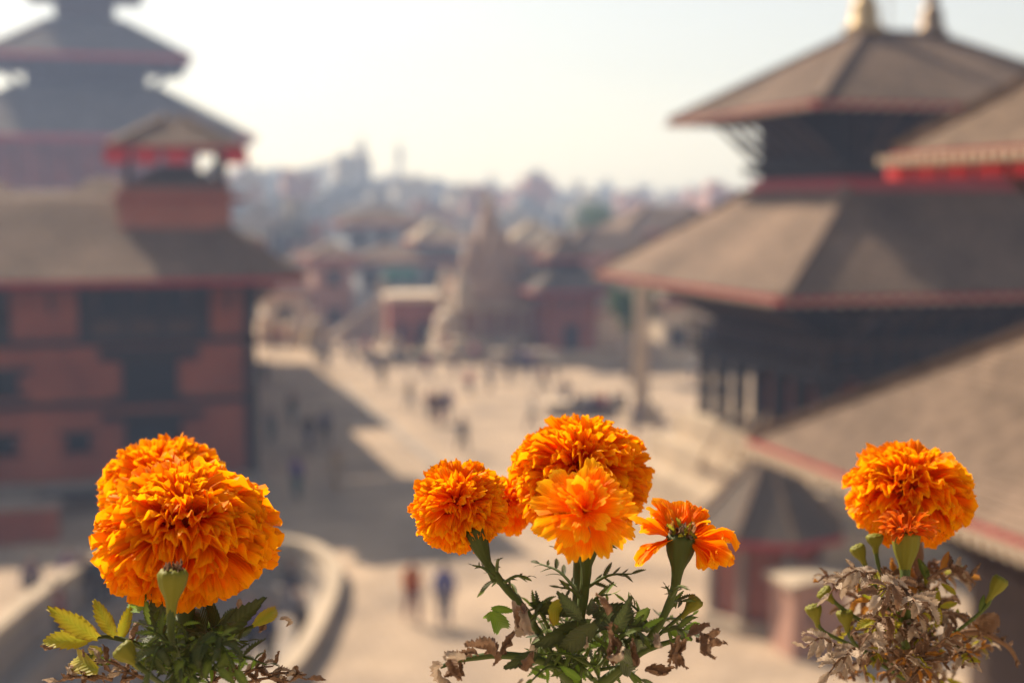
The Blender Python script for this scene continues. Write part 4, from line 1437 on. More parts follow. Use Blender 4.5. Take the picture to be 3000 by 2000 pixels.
rp = random.Random(21)
PET = {
    'top': [petal_mesh(rp, rp.uniform(0.0, 0.7), 0.15, rp.uniform(0.2, 0.36), rp.uniform(0.1, 0.7), nx=17, ny=11, start=0.5, notch=0.05) for _ in range(10)],
    'mid': [petal_mesh(rp, rp.uniform(0.25, 1.05), 0.19, rp.uniform(0.18, 0.36), rp.uniform(-0.3, 0.9), nx=17, ny=11, start=0.5, notch=0.05) for _ in range(16)],
    'low': [petal_mesh(rp, rp.uniform(0.6, 1.3), 0.2, rp.uniform(0.15, 0.3), rp.uniform(-0.6, 0.5), nx=17, ny=11, start=0.45, notch=0.05) for _ in range(12)],
    'flat': [petal_mesh(rp, rp.uniform(0.1, 0.6), 0.2, 0.12, rp.uniform(-0.15, 0.35), notch=0.09, start=0.3, narrow=0.3) for _ in range(10)],
    'dry': [petal_mesh(rp, rp.uniform(0.2, 1.2), 0.075, 0.5, rp.uniform(0.5, 1.4), nx=5, start=0.3, narrow=0.5) for _ in range(6)],
}


def frame_to(d, ref):
    """columns x, y = d, z: z turned towards ref"""
    y = d.normalized()
    x = y.cross(ref)
    if x.length < 0.02:
        x = y.cross(Vector((0.3, 0.5, 0.8)))
    x.normalize()
    z = x.cross(y)
    return Matrix(((x.x, y.x, z.x, 0), (x.y, y.y, z.y, 0), (x.z, y.z, z.z, 0), (0, 0, 0, 1)))


GOLD = math.pi * (3 - math.sqrt(5))


def pompom(plant, centre, r, squash, axis, n, seed, label=None, pm='petal', tmax=132, wide=1.0, name='flower_head'):
    """a double marigold: petals radiate from the core, recurving towards the base"""
    rng = random.Random(seed)
    a = Vector(axis).normalized()
    core = MB()
    pr = [(0.42 * math.sin(math.pi * k / 10) + 1e-4, -0.42 * math.cos(math.pi * k / 10)) for k in range(11)]
    core.lathe([(r * q, r * z * squash) for q, z in pr], 14)
    Mh = Matrix.Translation(centre) @ a.to_track_quat('Z', 'Y').to_matrix().to_4x4()
    h = add(name, core.mesh('flower_core', True), plant, Mh, M['petal_old'], label)
    e1 = a.orthogonal().normalized()
    e2 = a.cross(e1)
    cm = math.cos(math.radians(tmax))
    ph0 = rng.uniform(0, 6)
    for i in range(n):
        c = 1 - (1 - cm) * ((i + 0.5) / n)
        th = math.acos(max(-1, min(1, c))) + rng.gauss(0, 0.05)
        fi = i * GOLD + ph0 + rng.gauss(0, 0.1)
        d = (e1 * math.cos(fi) + e2 * math.sin(fi)) * math.sin(th) + a * math.cos(th)
        deg = math.degrees(th)
        if deg < 38:
            kind = 'top'
        elif deg < 98:
            kind = 'mid'
        else:
            kind = 'low'
        if rng.random() < 0.15:
            kind = rng.choice(('top', 'mid', 'low'))
        # radius of the head along d
        ca = d.dot(a)
        sa = math.sqrt(max(0, 1 - ca * ca))
        rr = 1 / math.sqrt(sa ** 2 + (ca / squash) ** 2)
        lump = 1 + 0.07 * noise.noise(Vector((d.x * 2.2, d.y * 2.2, d.z * 2.2 + seed)))
        ln = r * rr * rng.uniform(0.97, 1.1) * lump * {'top': 0.97, 'mid': 1.03, 'low': 1.08}[kind]
        rot = frame_to(d, a + Vector((rng.gauss(0, 0.12), rng.gauss(0, 0.12), rng.gauss(0, 0.12))))
        roll = Matrix.Rotation(rng.gauss(0, 0.5), 4, 'Y')
        w = wide * rng.uniform(0.7, 1.15) * (0.82 if kind == 'top' else 1.0) * rr ** -0.3
        Mx = Matrix.Translation(centre) @ rot @ roll @ Matrix.Diagonal((r * w, ln, r * rng.uniform(0.85, 1.15), 1))
        add('petal', rng.choice(PET[kind]), h, Mx, M[pm])
    return h


M['stem'] = leaf_mat('green_stem', (0.055, 0.078, 0.016), 0.1)
M['cup'] = leaf_mat('bud_cup_green', (0.19, 0.185, 0.018), 0.2)
M['cup_dark'] = leaf_mat('calyx_green', (0.055, 0.075, 0.014), 0.15)
M['stem_brown'] = surf('brown_woody_stem', (0.16, 0.09, 0.05), 0.8, 0.3, 60, 0.2)
M['disc'] = surf('withered_disc', (0.10, 0.045, 0.015), 0.9, 0.4, 300, 0.3)


def leaflet_mat(name, c_mid, c_edge, trans=0.35, spots=None, rough=0.5):
    m, nt, b = mat_base(name, rough)
    N, L = nt.nodes, nt.links
    ac = N.new('ShaderNodeAttribute')
    ac.attribute_name = 'across'
    ab = N.new('ShaderNodeMath')
    ab.operation = 'ABSOLUTE'
    L.new(ac.outputs['Fac'], ab.inputs[0])
    ns = N.new('ShaderNodeTexNoise')
    ns.inputs['Scale'].default_value = 2.4
    ns.inputs['Detail'].default_value = 5
    tc = N.new('ShaderNodeTexCoord')
    oi = N.new('ShaderNodeObjectInfo')
    vm = N.new('ShaderNodeVectorMath')
    cm = N.new('ShaderNodeCombineXYZ')
    mu = N.new('ShaderNodeMath')
    mu.operation = 'MULTIPLY'
    mu.inputs[1].default_value = 40
    L.new(oi.outputs['Random'], mu.inputs[0])
    L.new(mu.outputs[0], cm.inputs[0])
    L.new(tc.outputs['Object'], vm.inputs[0])
    L.new(cm.outputs[0], vm.inputs[1])
    L.new(vm.outputs[0], ns.inputs['Vector'])
    su = N.new('ShaderNodeMath')
    su.operation = 'MULTIPLY_ADD'
    su.inputs[1].default_value = 0.55
    L.new(ab.outputs[0], su.inputs[0])
    ms = N.new('ShaderNodeMath')
    ms.operation = 'SUBTRACT'
    ms.inputs[1].default_value = 0.28
    L.new(ns.outputs[0], ms.inputs[0])
    L.new(ms.outputs[0], su.inputs[2])
    r = N.new('ShaderNodeValToRGB')
    r.color_ramp.elements[0].position = 0.1
    r.color_ramp.elements[0].color = (*c_mid, 1)
    r.color_ramp.elements[1].position = 0.75
    r.color_ramp.elements[1].color = (*c_edge, 1)
    if spots:
        e = r.color_ramp.elements.new(0.9)
        e.color = (*spots, 1)
    L.new(su.outputs[0], r.inputs[0])
    L.new(r.outputs[0], b.inputs['Base Color'])
    al = N.new('ShaderNodeAttribute')
    al.attribute_name = 'along'
    # side veins
    vv = N.new('ShaderNodeMath')
    vv.operation = 'MULTIPLY_ADD'
    vv.inputs[1].default_value = -0.18
    L.new(ab.outputs[0], vv.inputs[0])
    L.new(al.outputs['Fac'], vv.inputs[2])
    v2 = N.new('ShaderNodeMath')
    v2.operation = 'MULTIPLY'
    v2.inputs[1].default_value = 60
    L.new(vv.outputs[0], v2.inputs[0])
    v3 = N.new('ShaderNodeMath')
    v3.operation = 'SINE'
    L.new(v2.outputs[0], v3.inputs[0])
    bp = N.new('ShaderNodeBump')
    bp.inputs['Strength'].default_value = 0.3
    bp.inputs['Distance'].default_value = 0.0008
    L.new(v3.outputs[0], bp.inputs['Height'])
    L.new(bp.outputs[0], b.inputs['Normal'])
    t = N.new('ShaderNodeBsdfTranslucent')
    L.new(r.outputs[0], t.inputs[0])
    mx = N.new('ShaderNodeMixShader')
    mx.inputs[0].default_value = trans
    L.new(b.outputs[0], mx.inputs[1])
    L.new(t.outputs[0], mx.inputs[2])
    L.new(mx.outputs[0], N['Material Output'].inputs[0])
    return m


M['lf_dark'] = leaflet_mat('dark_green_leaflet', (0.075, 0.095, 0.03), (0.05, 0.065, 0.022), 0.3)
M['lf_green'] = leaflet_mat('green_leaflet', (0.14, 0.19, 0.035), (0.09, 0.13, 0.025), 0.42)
M['lf_bright'] = leaflet_mat('sunlit_green_leaflet', (0.2, 0.32, 0.04), (0.15, 0.26, 0.03), 0.5)  # lit copy of the leaf green, with backlight put into the colour
M['lf_yellow'] = leaflet_mat('yellowing_leaflet', (0.26, 0.28, 0.02), (0.36, 0.29, 0.02), 0.5, (0.18, 0.07, 0.02))
M['lf_brown'] = leaflet_mat('dry_brown_leaflet', (0.15, 0.08, 0.045), (0.23, 0.14, 0.085), 0.25, (0.07, 0.032, 0.02), 0.75)
M['lf_grey'] = leaflet_mat('dry_grey_leaflet', (0.34, 0.26, 0.19), (0.42, 0.33, 0.25), 0.25, (0.14, 0.075, 0.045), 0.75)
M['lf_orange'] = leaflet_mat('dry_orange_leaflet', (0.42, 0.2, 0.03), (0.36, 0.15, 0.03), 0.5)


def leaflet_mesh(rng, hw, droop, fold, teeth, curl=0.0, twist=0.0, crumple=0.0, nv=19):
    """serrated lance-shaped leaflet of unit length along +y, face +z"""
    vs, al, ac = [], [], []
    cols = (-1, -0.55, 0, 0.55, 1)
    ph = rng.uniform(0, 20)
    y = z = 0.0
    for j in range(nv):
        s_ = j / (nv - 1)
        ang = -droop * s_ + 0.15 * math.sin(s_ * 5 + ph)
        if j:
            y += math.cos(ang) / (nv - 1)
            z += math.sin(ang) / (nv - 1)
        w = hw * (math.sin(math.pi * min(1, s_ * 0.93 + 0.05)) ** 0.75) * (1.15 - 0.45 * s_)
        if j == nv - 1:
            w = hw * 0.03
        tooth = 1 + teeth * (0.5 if j % 2 else -0.5)
        tw = twist * s_
        for t in cols:
            ww = w * (tooth if abs(t) == 1 else 1)
            sh = 0.035 * (1 if j % 2 else -1) * (abs(t) == 1) * (teeth > 0)
            x0 = t * ww
            z0 = fold * abs(t) * ww
            if curl:
                c = curl * t
                x0 = math.sin(c) / curl * ww
                z0 = (1 - math.cos(c)) / curl * ww * 1.3
            if crumple:
                q = noise.noise_vector(Vector((t * 1.3 + ph, s_ * 4.2, ph)))
                x0 += q.x * crumple
                z0 += q.y * crumple
                yy = q.z * crumple * 0.6
            else:
                yy = 0
            xr = x0 * math.cos(tw) - z0 * math.sin(tw)
            zr = x0 * math.sin(tw) + z0 * math.cos(tw)
            vs.append((xr, y + yy - math.sin(ang) * zr + sh, z + math.cos(ang) * zr))
            al.append(s_)
            ac.append(t)
    fs = []
    for j in range(nv - 1):
        for i in range(4):
            a = j * 5 + i
            fs.append((a, a + 1, a + 6, a + 5))
    me = bpy.data.meshes.new('leaflet')
    me.from_pydata(vs, [], fs)
    me.polygons.foreach_set('use_smooth', [True] * len(fs))
    for nm, data in (('along', al), ('across', ac)):
        q = me.attributes.new(nm, 'FLOAT', 'POINT')
        q.data.foreach_set('value', data)
    me.update()
    return me


LF = {
    'fresh': [leaflet_mesh(rp, 0.14, rp.uniform(-0.2, 0.9), rp.uniform(0.15, 0.5), 0.36) for _ in range(8)],
    'fine': [leaflet_mesh(rp, 0.12, rp.uniform(-0.2, 0.7), 0.3, 0.7) for _ in range(6)],
    'wide': [leaflet_mesh(rp, 0.145, rp.uniform(0.1, 1.1), rp.uniform(0.2, 0.7), 0.17, 0.0, rp.uniform(-0.5, 0.5), 0.02) for _ in range(6)],
    'dry': [leaflet_mesh(rp, 0.24, rp.uniform(-2.6, 2.6), 0.2, 0.2, rp.uniform(1.2, 2.6), rp.uniform(-2.6, 2.6), 0.11) for _ in range(12)],
    'husk': [leaflet_mesh(rp, 0.23, rp.uniform(-0.6, 1.8), 0.3, 0.3, rp.uniform(0.5, 1.3), rp.uniform(-1.2, 1.2), 0.08) for _ in range(10)],
    'limp': [leaflet_mesh(rp, 0.19, rp.uniform(1.0, 2.2), 0.4, 0.25, rp.uniform(0.5, 1.2), rp.uniform(-0.6, 0.6), 0.05) for _ in range(8)],
}
TOCAM = -FWD


def put_leaflet(parent, base, tip, shape, mat, rng, face=None, width=1.0, name='leaflet'):
    d = tip - base
    ref = (face if face is not None else Vector((rng.gauss(0, 0.5), -0.5 + rng.gauss(0, 0.5), 1)))
    Mx = Matrix.Translation(base) @ frame_to(d, ref) @ Matrix.Diagonal((d.length * width, d.length, d.length, 1))
    return add(name, rng.choice(LF[shape]), parent, Mx, M[mat])


def compound(plant, base, tip, pairs, ll, shape, mats, rng, sag=0.12, rmat='stem', face=None, rad=0.0007):
    """a pinnate leaf: curved rachis > paired leaflets and one at the end"""
    d = tip - base
    mid = base.lerp(tip, 0.5) + Vector((0, 0, d.length * sag))
    pts = spline([base, mid, tip], 5)
    n = len(pts)
    lf = add('leaf', MB().tube(pts, [rad * (1.2 - 0.8 * k / n) for k in range(n)], 6).mesh('leaf', True), plant, Matrix(), M[rmat])
    side = d.cross(face if face is not None else Vector((0, -0.6, 0.8)))
    side.normalize()
    for k in range(pairs):
        t = 0.25 + 0.7 * k / max(1, pairs - 0.3)
        p = pts[min(n - 1, int(t * (n - 1)))]
        for sg in (-1, 1):
            l_ = ll * rng.uniform(0.7, 1.1) * (0.75 + 0.5 * math.sin(math.pi * t))
            dirn = (d.normalized() * rng.uniform(0.5, 0.9) + side * sg * rng.uniform(0.6, 1.0) + Vector((0, rng.gauss(0, 0.25), rng.uniform(-0.4, 0.25))))
            put_leaflet(lf, p, p + dirn.normalized() * l_, shape, rng.choice(mats), rng, face)
    put_leaflet(lf, pts[-1], pts[-1] + (d.normalized() + Vector((0, 0, -0.3 * rng.random()))) * ll, shape, rng.choice(mats), rng, face)
    return lf


def stem(plant, pts, r0, r1, mat='stem', name='stem'):
    sp = spline(pts, 6)
    n = len(sp)
    return add(name, MB().tube(sp, [(r0 + (r1 - r0) * k / (n - 1)) * (1 + 0.06 * math.sin(k * 1.7)) for k in range(n)], 10).mesh(name, True), plant, Matrix(), M[mat])


def cup_shape(plant, base, top, r, mat, name='calyx', ribs=10, open_=1.0, label=None):
    """the green cup under a flower or bud: flares from the stalk, ribbed"""
    d = top - base
    L_ = d.length
    pr = [(0.3, -0.5), (0.34, -0.2), (0.42, 0.02), (0.56, 0.18), (0.74, 0.34), (0.87, 0.5), (0.95, 0.68), (1.0, 0.86), (0.96 * open_, 1.0), (0.6 * open_, 0.96)]
    mb = MB()
    n = ribs * 3
    for q, z in pr:
        for i in range(n):
            a = 2 * math.pi * i / n
            k = 1 + 0.075 * math.cos(a * ribs)
            mb.v.append((r * q * k * math.cos(a), r * q * k * math.sin(a), z * L_ + (0.05 * L_ * math.cos(a * ribs) if z == 1.0 else 0)))
    for j in range(len(pr) - 1):
        for i in range(n):
            i2 = (i + 1) % n
            mb.f.append((j * n + i, j * n + i2, (j + 1) * n + i2, (j + 1) * n + i))
    mb.f.append(tuple(len(mb.v) - n + i for i in range(n)))
    Mx = Matrix.Translation(base) @ d.to_track_quat('Z', 'Y').to_matrix().to_4x4()
    return add(name, mb.mesh(name, True), plant, Mx, M[mat], label)


def bud(plant, p_top, p_base, r, mat, pts, rng, dry=False, label=None):
    """a flower bud: cup, closed tip, stalk"""
    c = cup_shape(plant, p_base, p_top, r, mat, 'bud', 8, 0.75, label)
    d = (p_top - p_base).normalized()
    if dry:
        for k in range(14):
            a = rng.uniform(0, 6.28)
            e1 = d.orthogonal().normalized()
            e2 = d.cross(e1)
            rad = (e1 * math.cos(a) + e2 * math.sin(a))
            b0 = p_top + rad * r * 0.55 - d * r * 0.3
            put_leaflet(c, b0, b0 + d * r * rng.uniform(0.7, 1.2) + rad * r * rng.uniform(-0.7, 0.3), 'dry', 'lf_brown', rng, name='withered_petal')
    else:
        tip = MB().lathe([(r * 0.62, 0), (r * 0.6, r * 0.12), (r * 0.3, r * 0.22), (r * 0.12, r * 0.15)], 12)
        add('bud_tip', tip.mesh('bud_tip', True), c, Matrix.Translation(p_top - d * r * 0.1) @ d.to_track_quat('Z', 'Y').to_matrix().to_4x4(), M['cup'])
    stem(plant, [p_base + d * r * 0.05] + pts, r * 0.27, r * 0.2, 'stem', 'stalk')
    return c


def S(px, d):
    return px * d / FPX


def plant(name, px, d, label):
    p = at(px, 2100, d)
    return empty(name, (p.x, p.y, CAM_Z - 0.36), 0, label, 'flower', 'marigolds along the terrace edge')


def root(px, d):
    p = at(px, 2100, d)
    return Vector((p.x, p.y, CAM_Z - 0.365))


rf = random.Random(33)
UPV = Vector((0, 0, 1))
# ---- left plant
dA = 0.58
LP = plant('marigold_plant', 545, dA, 'marigold plant with the biggest orange bloom, a second behind, and yellowing leaves at left')
pompom(LP, at(540, 1550, dA), S(260, dA), 0.72, (0.04, -0.30, 1), 300, 3, 'largest ruffled orange bloom, in front')
pompom(LP, at(478, 1440, dA + 0.085), S(182, dA + 0.085), 0.86, (-0.05, -0.3, 1), 260, 4, 'smaller orange bloom half hidden behind the largest one')
stem(LP, [root(545, dA), at(548, 2000, dA), at(545, 1880, dA), at(545, 1690, dA)], 0.0030, 0.0036)
cup_shape(LP, at(545, 1790, dA), at(543, 1690, dA), S(48, dA), 'cup_dark')
stem(LP, [at(548, 2020, dA + 0.02), at(500, 1850, dA + 0.06), at(480, 1600, dA + 0.075)], 0.0035, 0.0045)
db = dA - 0.045
bud(LP, at(507, 1668, db), at(503, 1760, db), S(43, db), 'cup', [at(500, 1830, db), at(508, 1900, db + 0.01), at(530, 2010, dA)], rf, True, 'spent bud with brown withered tip before the largest bloom')
bud(LP, at(352, 1893, db), at(392, 1935, db), S(34, db), 'cup', [at(425, 1965, db), at(470, 2000, db + 0.015), at(530, 2040, dA)], rf)
# ---- central plant
dC = 0.58
CP = plant('marigold_plant', 1700, dC, 'bushy marigold plant with four orange blooms and curled brown leaves in the middle')
pompom(CP, at(1345, 1482, dC + 0.01), S(142, dC), 0.86, (-0.10, -0.72, 0.75), 230, 5, 'round orange bloom leaning left on its own stalk', tmax=140, wide=0.95)
pompom(CP, at(1480, 1478, dC + 0.06), S(95, dC + .06), 0.85, (0.2, -0.1, 1), 120, 15, 'small orange bloom tucked behind the round one')
pompom(CP, at(1703, 1395, dC + 0.05), S(203, dC + 0.05), 0.88, (0.0, -0.28, 1), 300, 6, 'large orange bloom rising behind the ragged one', wide=0.8)
stem(CP, [root(1700, dC), at(1692, 2000, dC), at(1695, 1850, dC), at(1715, 1700, dC), at(1722, 1560, dC - 0.015)], 0.0019, 0.0023)
stem(CP, [at(1692, 1900, dC + 0.006), at(1690, 1760, dC + 0.02), at(1700, 1520, dC + 0.045)], 0.0018, 0.0022)
cup_shape(CP, at(1718, 1660, dC - 0.006), at(1722, 1555, dC - 0.015), S(36, dC), 'cup_dark')
cst = [at(1690, 2050, dC), at(1620, 1930, dC), at(1540, 1790, dC), at(1465, 1700, dC), at(1412, 1620, dC), at(1375, 1540, dC)]
stem(CP, cst, 0.0015, 0.0017)
cup_shape(CP, at(1428, 1650, dC), at(1385, 1545, dC), S(29, dC), 'cup_dark')
# ragged open bloom facing the viewer
dE = dC - 0.03
eC = at(1712, 1500, dE)
eA = Vector((-0.02, -0.78, 0.62)).normalized()
EH = cup_shape(CP, at(1722, 1570, dE + 0.012), eC, S(30, dE), 'cup_dark', 'flower_head', label='ragged golden orange bloom in front with loose broad petals')
rng = random.Random(8)
e1 = eA.orthogonal().normalized()
e2 = eA.cross(e1)
for ring_, (cnt, th, ln, wd) in enumerate(((17, 1.62, 168, 1.0), (16, 1.3, 158, 1.0), (13, 1.0, 138, 0.95), (11, 0.7, 112, 0.85), (8, 0.4, 90, 0.7))):
    for k in range(cnt):
        f = 2 * math.pi * (k + 0.5 * (ring_ % 2) + rng.gauss(0, 0.16)) / cnt
        t = th + rng.gauss(0, 0.13)
        d = (e1 * math.cos(f) + e2 * math.sin(f)) * math.sin(t) + eA * math.cos(t)
        l_ = S(ln, dE) * rng.uniform(0.85, 1.12)
        Mx = Matrix.Translation(eC) @ frame_to(d, eA) @ Matrix.Rotation(rng.gauss(0, 0.3), 4, 'Y') @ Matrix.Diagonal((S(150, dE) * wd * rng.uniform(0.85, 1.2), l_, l_, 1))
        add('petal', rng.choice(PET['flat']), EH, Mx, M['petal_light'])
# small half-spent bloom at the right, seen from the side
dF = dC - 0.01
fC = at(1998, 1568, dF)
fB = at(1985, 1668, dF)
fA = (fC - fB).normalized()
FH = cup_shape(CP, fB, fC, S(43, dF), 'cup_dark', 'flower_head', label='small spent bloom with dark centre and drooping orange petals')
e1 = Vector((0, 1, 0))
e1 = (e1 - fA * e1.dot(fA)).normalized()
e2 = fA.cross(e1)
rng = random.Random(9)
for k in range(84):
    f = rng.uniform(-2.3, 2.3) if k < 60 else rng.uniform(-1.1, 1.1)
    if abs(f) < 0.9:
        t = rng.uniform(0.6, 1.25)
    elif abs(f) < 1.7:
        t = rng.uniform(1.0, 1.75)
    else:
        t = rng.uniform(1.6, 2.4)
    d = (e1 * math.cos(f) + e2 * math.sin(f)) * math.sin(t) + fA * math.cos(t)
    l_ = S(rng.uniform(85, 150), dF)
    b0 = fC + (e1 * math.cos(f) + e2 * math.sin(f)) * S(30, dF) - fA * S(10, dF)
    Mx = Matrix.Translation(b0) @ frame_to(d, fA) @ Matrix.Rotation(rng.gauss(0, 0.55) + (0.5 if f > 0 else -0.5) * (abs(f) > 0.7), 4, 'Y') @ Matrix.Diagonal((S(165, dF) * rng.uniform(0.75, 1.25), l_, l_ * 1.3, 1))
    add('petal', rng.choice(PET['flat'] + PET['low'][:5]), FH, Mx, M['petal_light'])
for k in range(46):
    a, q = rng.uniform(0, 6.28), math.sqrt(rng.random()) * S(36, dF)
    b0 = fC + (e1 * math.cos(a) + e2 * math.sin(a)) * q - fA * S(8, dF)
    tip_ = b0 + fA * S(rng.uniform(25, 60), dF) + Vector((rng.gauss(0, 1), rng.gauss(0, 1), rng.gauss(0, 1))) * S(12, dF)
    put_leaflet(FH, b0, tip_, 'dry', rng.choice(('lf_brown', 'lf_brown', 'lf_orange', 'lf_yellow')), rng, name='disc_floret')
stem(CP, [at(1985, 1672, dF), at(1970, 1740, dF), at(1930, 1830, dF), at(1850, 1930, dC), at(1720, 2060, dC)], 0.0016, 0.0016)
bud(CP, at(2045, 1752, dC), at(2012, 1790, dC), S(24, dC), 'cup', [at(1985, 1812, dC), at(1940, 1850, dC), at(1880, 1910, dC)], rf)
# ---- right plant, a little further off
dG = 0.655
RP = plant('marigold_plant', 2655, dG, 'withered marigold plant with one orange bloom and shrivelled grey brown leaves')
pompom(RP, at(2662, 1440, dG), S(180, dG), 0.78, (0.03, -0.22, 1), 260, 10, 'domed orange bloom above the withered leaves', wide=0.95)
stem(RP, [root(2655, dG), at(2655, 1950, dG), at(2660, 1800, dG), at(2680, 1650, dG + 0.01), at(2675, 1540, dG + 0.01)], 0.0050, 0.0036, 'stem_brown')
dH = dG - 0.035
hB, hT = at(2652, 1662, dH), at(2655, 1555, dH)
HH = cup_shape(RP, hB, hT, S(39, dH), 'cup', 'flower_head', label='shrunken rusty orange bloom in front of the domed one')
rng = random.Random(12)
hA = (hT - hB).normalized()
e1 = hA.orthogonal().normalized()
e2 = hA.cross(e1)
for k in range(70):
    f, t = rng.uniform(0, 6.28), rng.uniform(0.35, 1.6)
    d = (e1 * math.cos(f) + e2 * math.sin(f)) * math.sin(t) + hA * math.cos(t)
    l_ = S(rng.uniform(55, 100), dH)
    b0 = hT + (e1 * math.cos(f) + e2 * math.sin(f)) * S(18, dH) - hA * S(8, dH)
    Mx = Matrix.Translation(b0) @ frame_to(d, hA) @ Matrix.Rotation(rng.gauss(0, 0.9), 4, 'Y') @ Matrix.Diagonal((S(110, dH), l_, l_, 1))
    add('petal', rng.choice(PET['dry']), HH, Mx, M['petal_old'])
add('disc', MB().lathe([(S(34, dH), 0), (S(30, dH), S(14, dH)), (0.001, S(20, dH))], 14).mesh('disc'), HH, Matrix.Translation(hT - hA * S(6, dH)), M['disc'])
stem(RP, [hB, at(2652, 1720, dH), at(2655, 1820, dH + 0.015), at(2657, 1900, dG)], 0.0022, 0.0026)
for (tx, ty, bx_, by_, r_, route) in ((2508, 1598, 2528, 1640, 22, [(2545, 1680), (2600, 1780), (2650, 1850)]),
                                     (2562, 1565, 2565, 1602, 25, [(2575, 1660), (2610, 1760), (2650, 1850)]),
                                     (2408, 1728, 2432, 1752, 24, [(2480, 1790), (2560, 1840), (2650, 1900)]),
                                     (2380, 1772, 2392, 1815, 24, [(2415, 1850), (2520, 1900), (2650, 1960)]),
                                     (2473, 1788, 2480, 1830, 25, [(2500, 1880), (2560, 1930), (2650, 1990)]),
                                     (2935, 1692, 2905, 1742, 24, [(2885, 1780), (2800, 1850), (2660, 1940)])):
    q = dG - 0.02
    bud(RP, at(tx, ty, q), at(bx_, by_, q), S(r_, q), 'cup', [at(x, y, q + 0.006 * i) for i, (x, y) in enumerate(route)], rf)


# ---- leaves
def leaf(pl_, x0, y0, x1, y1, d, pairs, ll, shape, mats, sag=0.12, dz=0.0, rmat='stem'):
    compound(pl_, at(x0, y0, d), at(x1, y1, d + dz), pairs, S(ll, d), shape, mats, rf, sag, rmat)


def single(pl_, x0, y0, x1, y1, d, shape, mat, dz=0.0, width=1.0, face=None):
    put_leaflet(pl_, at(x0, y0, d), at(x1, y1, d + dz), shape, mat, rf, face, width, 'leaf')


VIEW = Vector((0.1, -1, 0.25))
# left plant
for (x0, y0, x1, y1, m_, w_) in ((285, 1868, 130, 1785, 'lf_yellow', 1.25), (335, 1862, 262, 1752, 'lf_yellow', 1.3), (352, 1875, 378, 1770, 'lf_yellow', 1.2),
                                 (270, 1868, 98, 1885, 'lf_yellow', 1.2), (290, 1962, 160, 1908, 'lf_yellow', 1.1), (300, 1905, 200, 1950, 'lf_yellow', 1.0),
                                 (742, 1830, 838, 1762, 'lf_yellow', 1.2), (330, 1940, 230, 1925, 'lf_green', 1.0), (410, 1790, 345, 1735, 'lf_bright', 1.0),
                                 (400, 1780, 410, 1730, 'lf_bright', 1.0), (360, 1890, 335, 1950, 'lf_grey', 1.3)):
    single(LP, x0, y0, x1, y1, dA - 0.01 + rf.uniform(-0.01, 0.02), 'wide', m_, rf.uniform(-0.02, 0.02), w_, VIEW)
stem(LP, [at(530, 1990, dA), at(430, 1900, dA), at(330, 1866, dA), at(270, 1866, dA - 0.01)], 0.0014, 0.0008)
stem(LP, [at(550, 1960, dA), at(640, 1880, dA), at(745, 1832, dA)], 0.0014, 0.0008)
for (x0, y0, x1, y1, m_) in ((650, 1850, 692, 1752, 'lf_dark'), (655, 1855, 742, 1780, 'lf_dark'), (640, 1850, 600, 1738, 'lf_dark'), (660, 1862, 765, 1838, 'lf_dark'),
                             (560, 1850, 520, 1745, 'lf_dark'), (600, 1850, 560, 1735, 'lf_dark'), (470, 1840, 455, 1745, 'lf_dark'), (640, 1870, 720, 1885, 'lf_dark'),
                             (620, 1840, 640, 1760, 'lf_dark'), (455, 1850, 420, 1765, 'lf_green')):
    single(LP, x0, y0, x1, y1, dA + rf.uniform(-0.01, 0.03), 'wide', m_, rf.uniform(-0.02, 0.02), 1.1, VIEW)
for k in range(38):
    a = rf.uniform(-2.9, -0.25)
    x0, y0 = 535 + rf.uniform(-70, 90), 1890 + rf.uniform(-40, 120)
    ln = rf.uniform(70, 150)
    leaf(LP, x0, y0, x0 + math.cos(a) * ln * 1.2, y0 + math.sin(a) * ln * 0.75 + 20, dA + rf.uniform(-0.04, 0.04), rf.choice((3, 4)), rf.uniform(46, 74),
         rf.choice(('fresh', 'fine', 'fine')), ('lf_dark', 'lf_dark', 'lf_green', 'lf_bright'), 0.12, rf.uniform(-0.03, 0.03))
for (x0, y0, x1, y1) in ((560, 1920, 620, 1900), (570, 1930, 640, 1960), (520, 1930, 560, 1985), (600, 1880, 690, 1960), (480, 1890, 440, 1970)):
    leaf(LP, x0, y0, x1, y1, dA - 0.045, 3, 70, 'limp', ('lf_dark', 'lf_green', 'lf_dark'), 0.25, -0.01)
for (x0, y0, x1, y1) in ((600, 2010, 720, 1965), (700, 1985, 800, 1950), (780, 1975, 900, 1990), (330, 1990, 220, 1985), (420, 1985, 330, 1970), (370, 1960, 270, 1935),
                         (720, 2000, 850, 1995), (280, 1990, 170, 1995)):
    leaf(LP, x0, y0, x1, y1, dA - 0.01, 3, 52, 'dry', ('lf_brown', 'lf_brown', 'lf_brown', 'lf_grey'), 0.1, 0, 'stem_brown')
for (x0, y0, x1, y1, m_) in ((380, 1880, 372, 1795, 'lf_brown'), (760, 1850, 825, 1815, 'lf_brown'), (700, 1790, 690, 1735, 'lf_grey'), (820, 1815, 868, 1805, 'lf_grey'),
                             (120, 1890, 150, 1930, 'lf_brown'), (400, 1880, 385, 1850, 'lf_brown')):
    single(LP, x0, y0, x1, y1, dA, 'dry', m_, 0.0, 1.1)
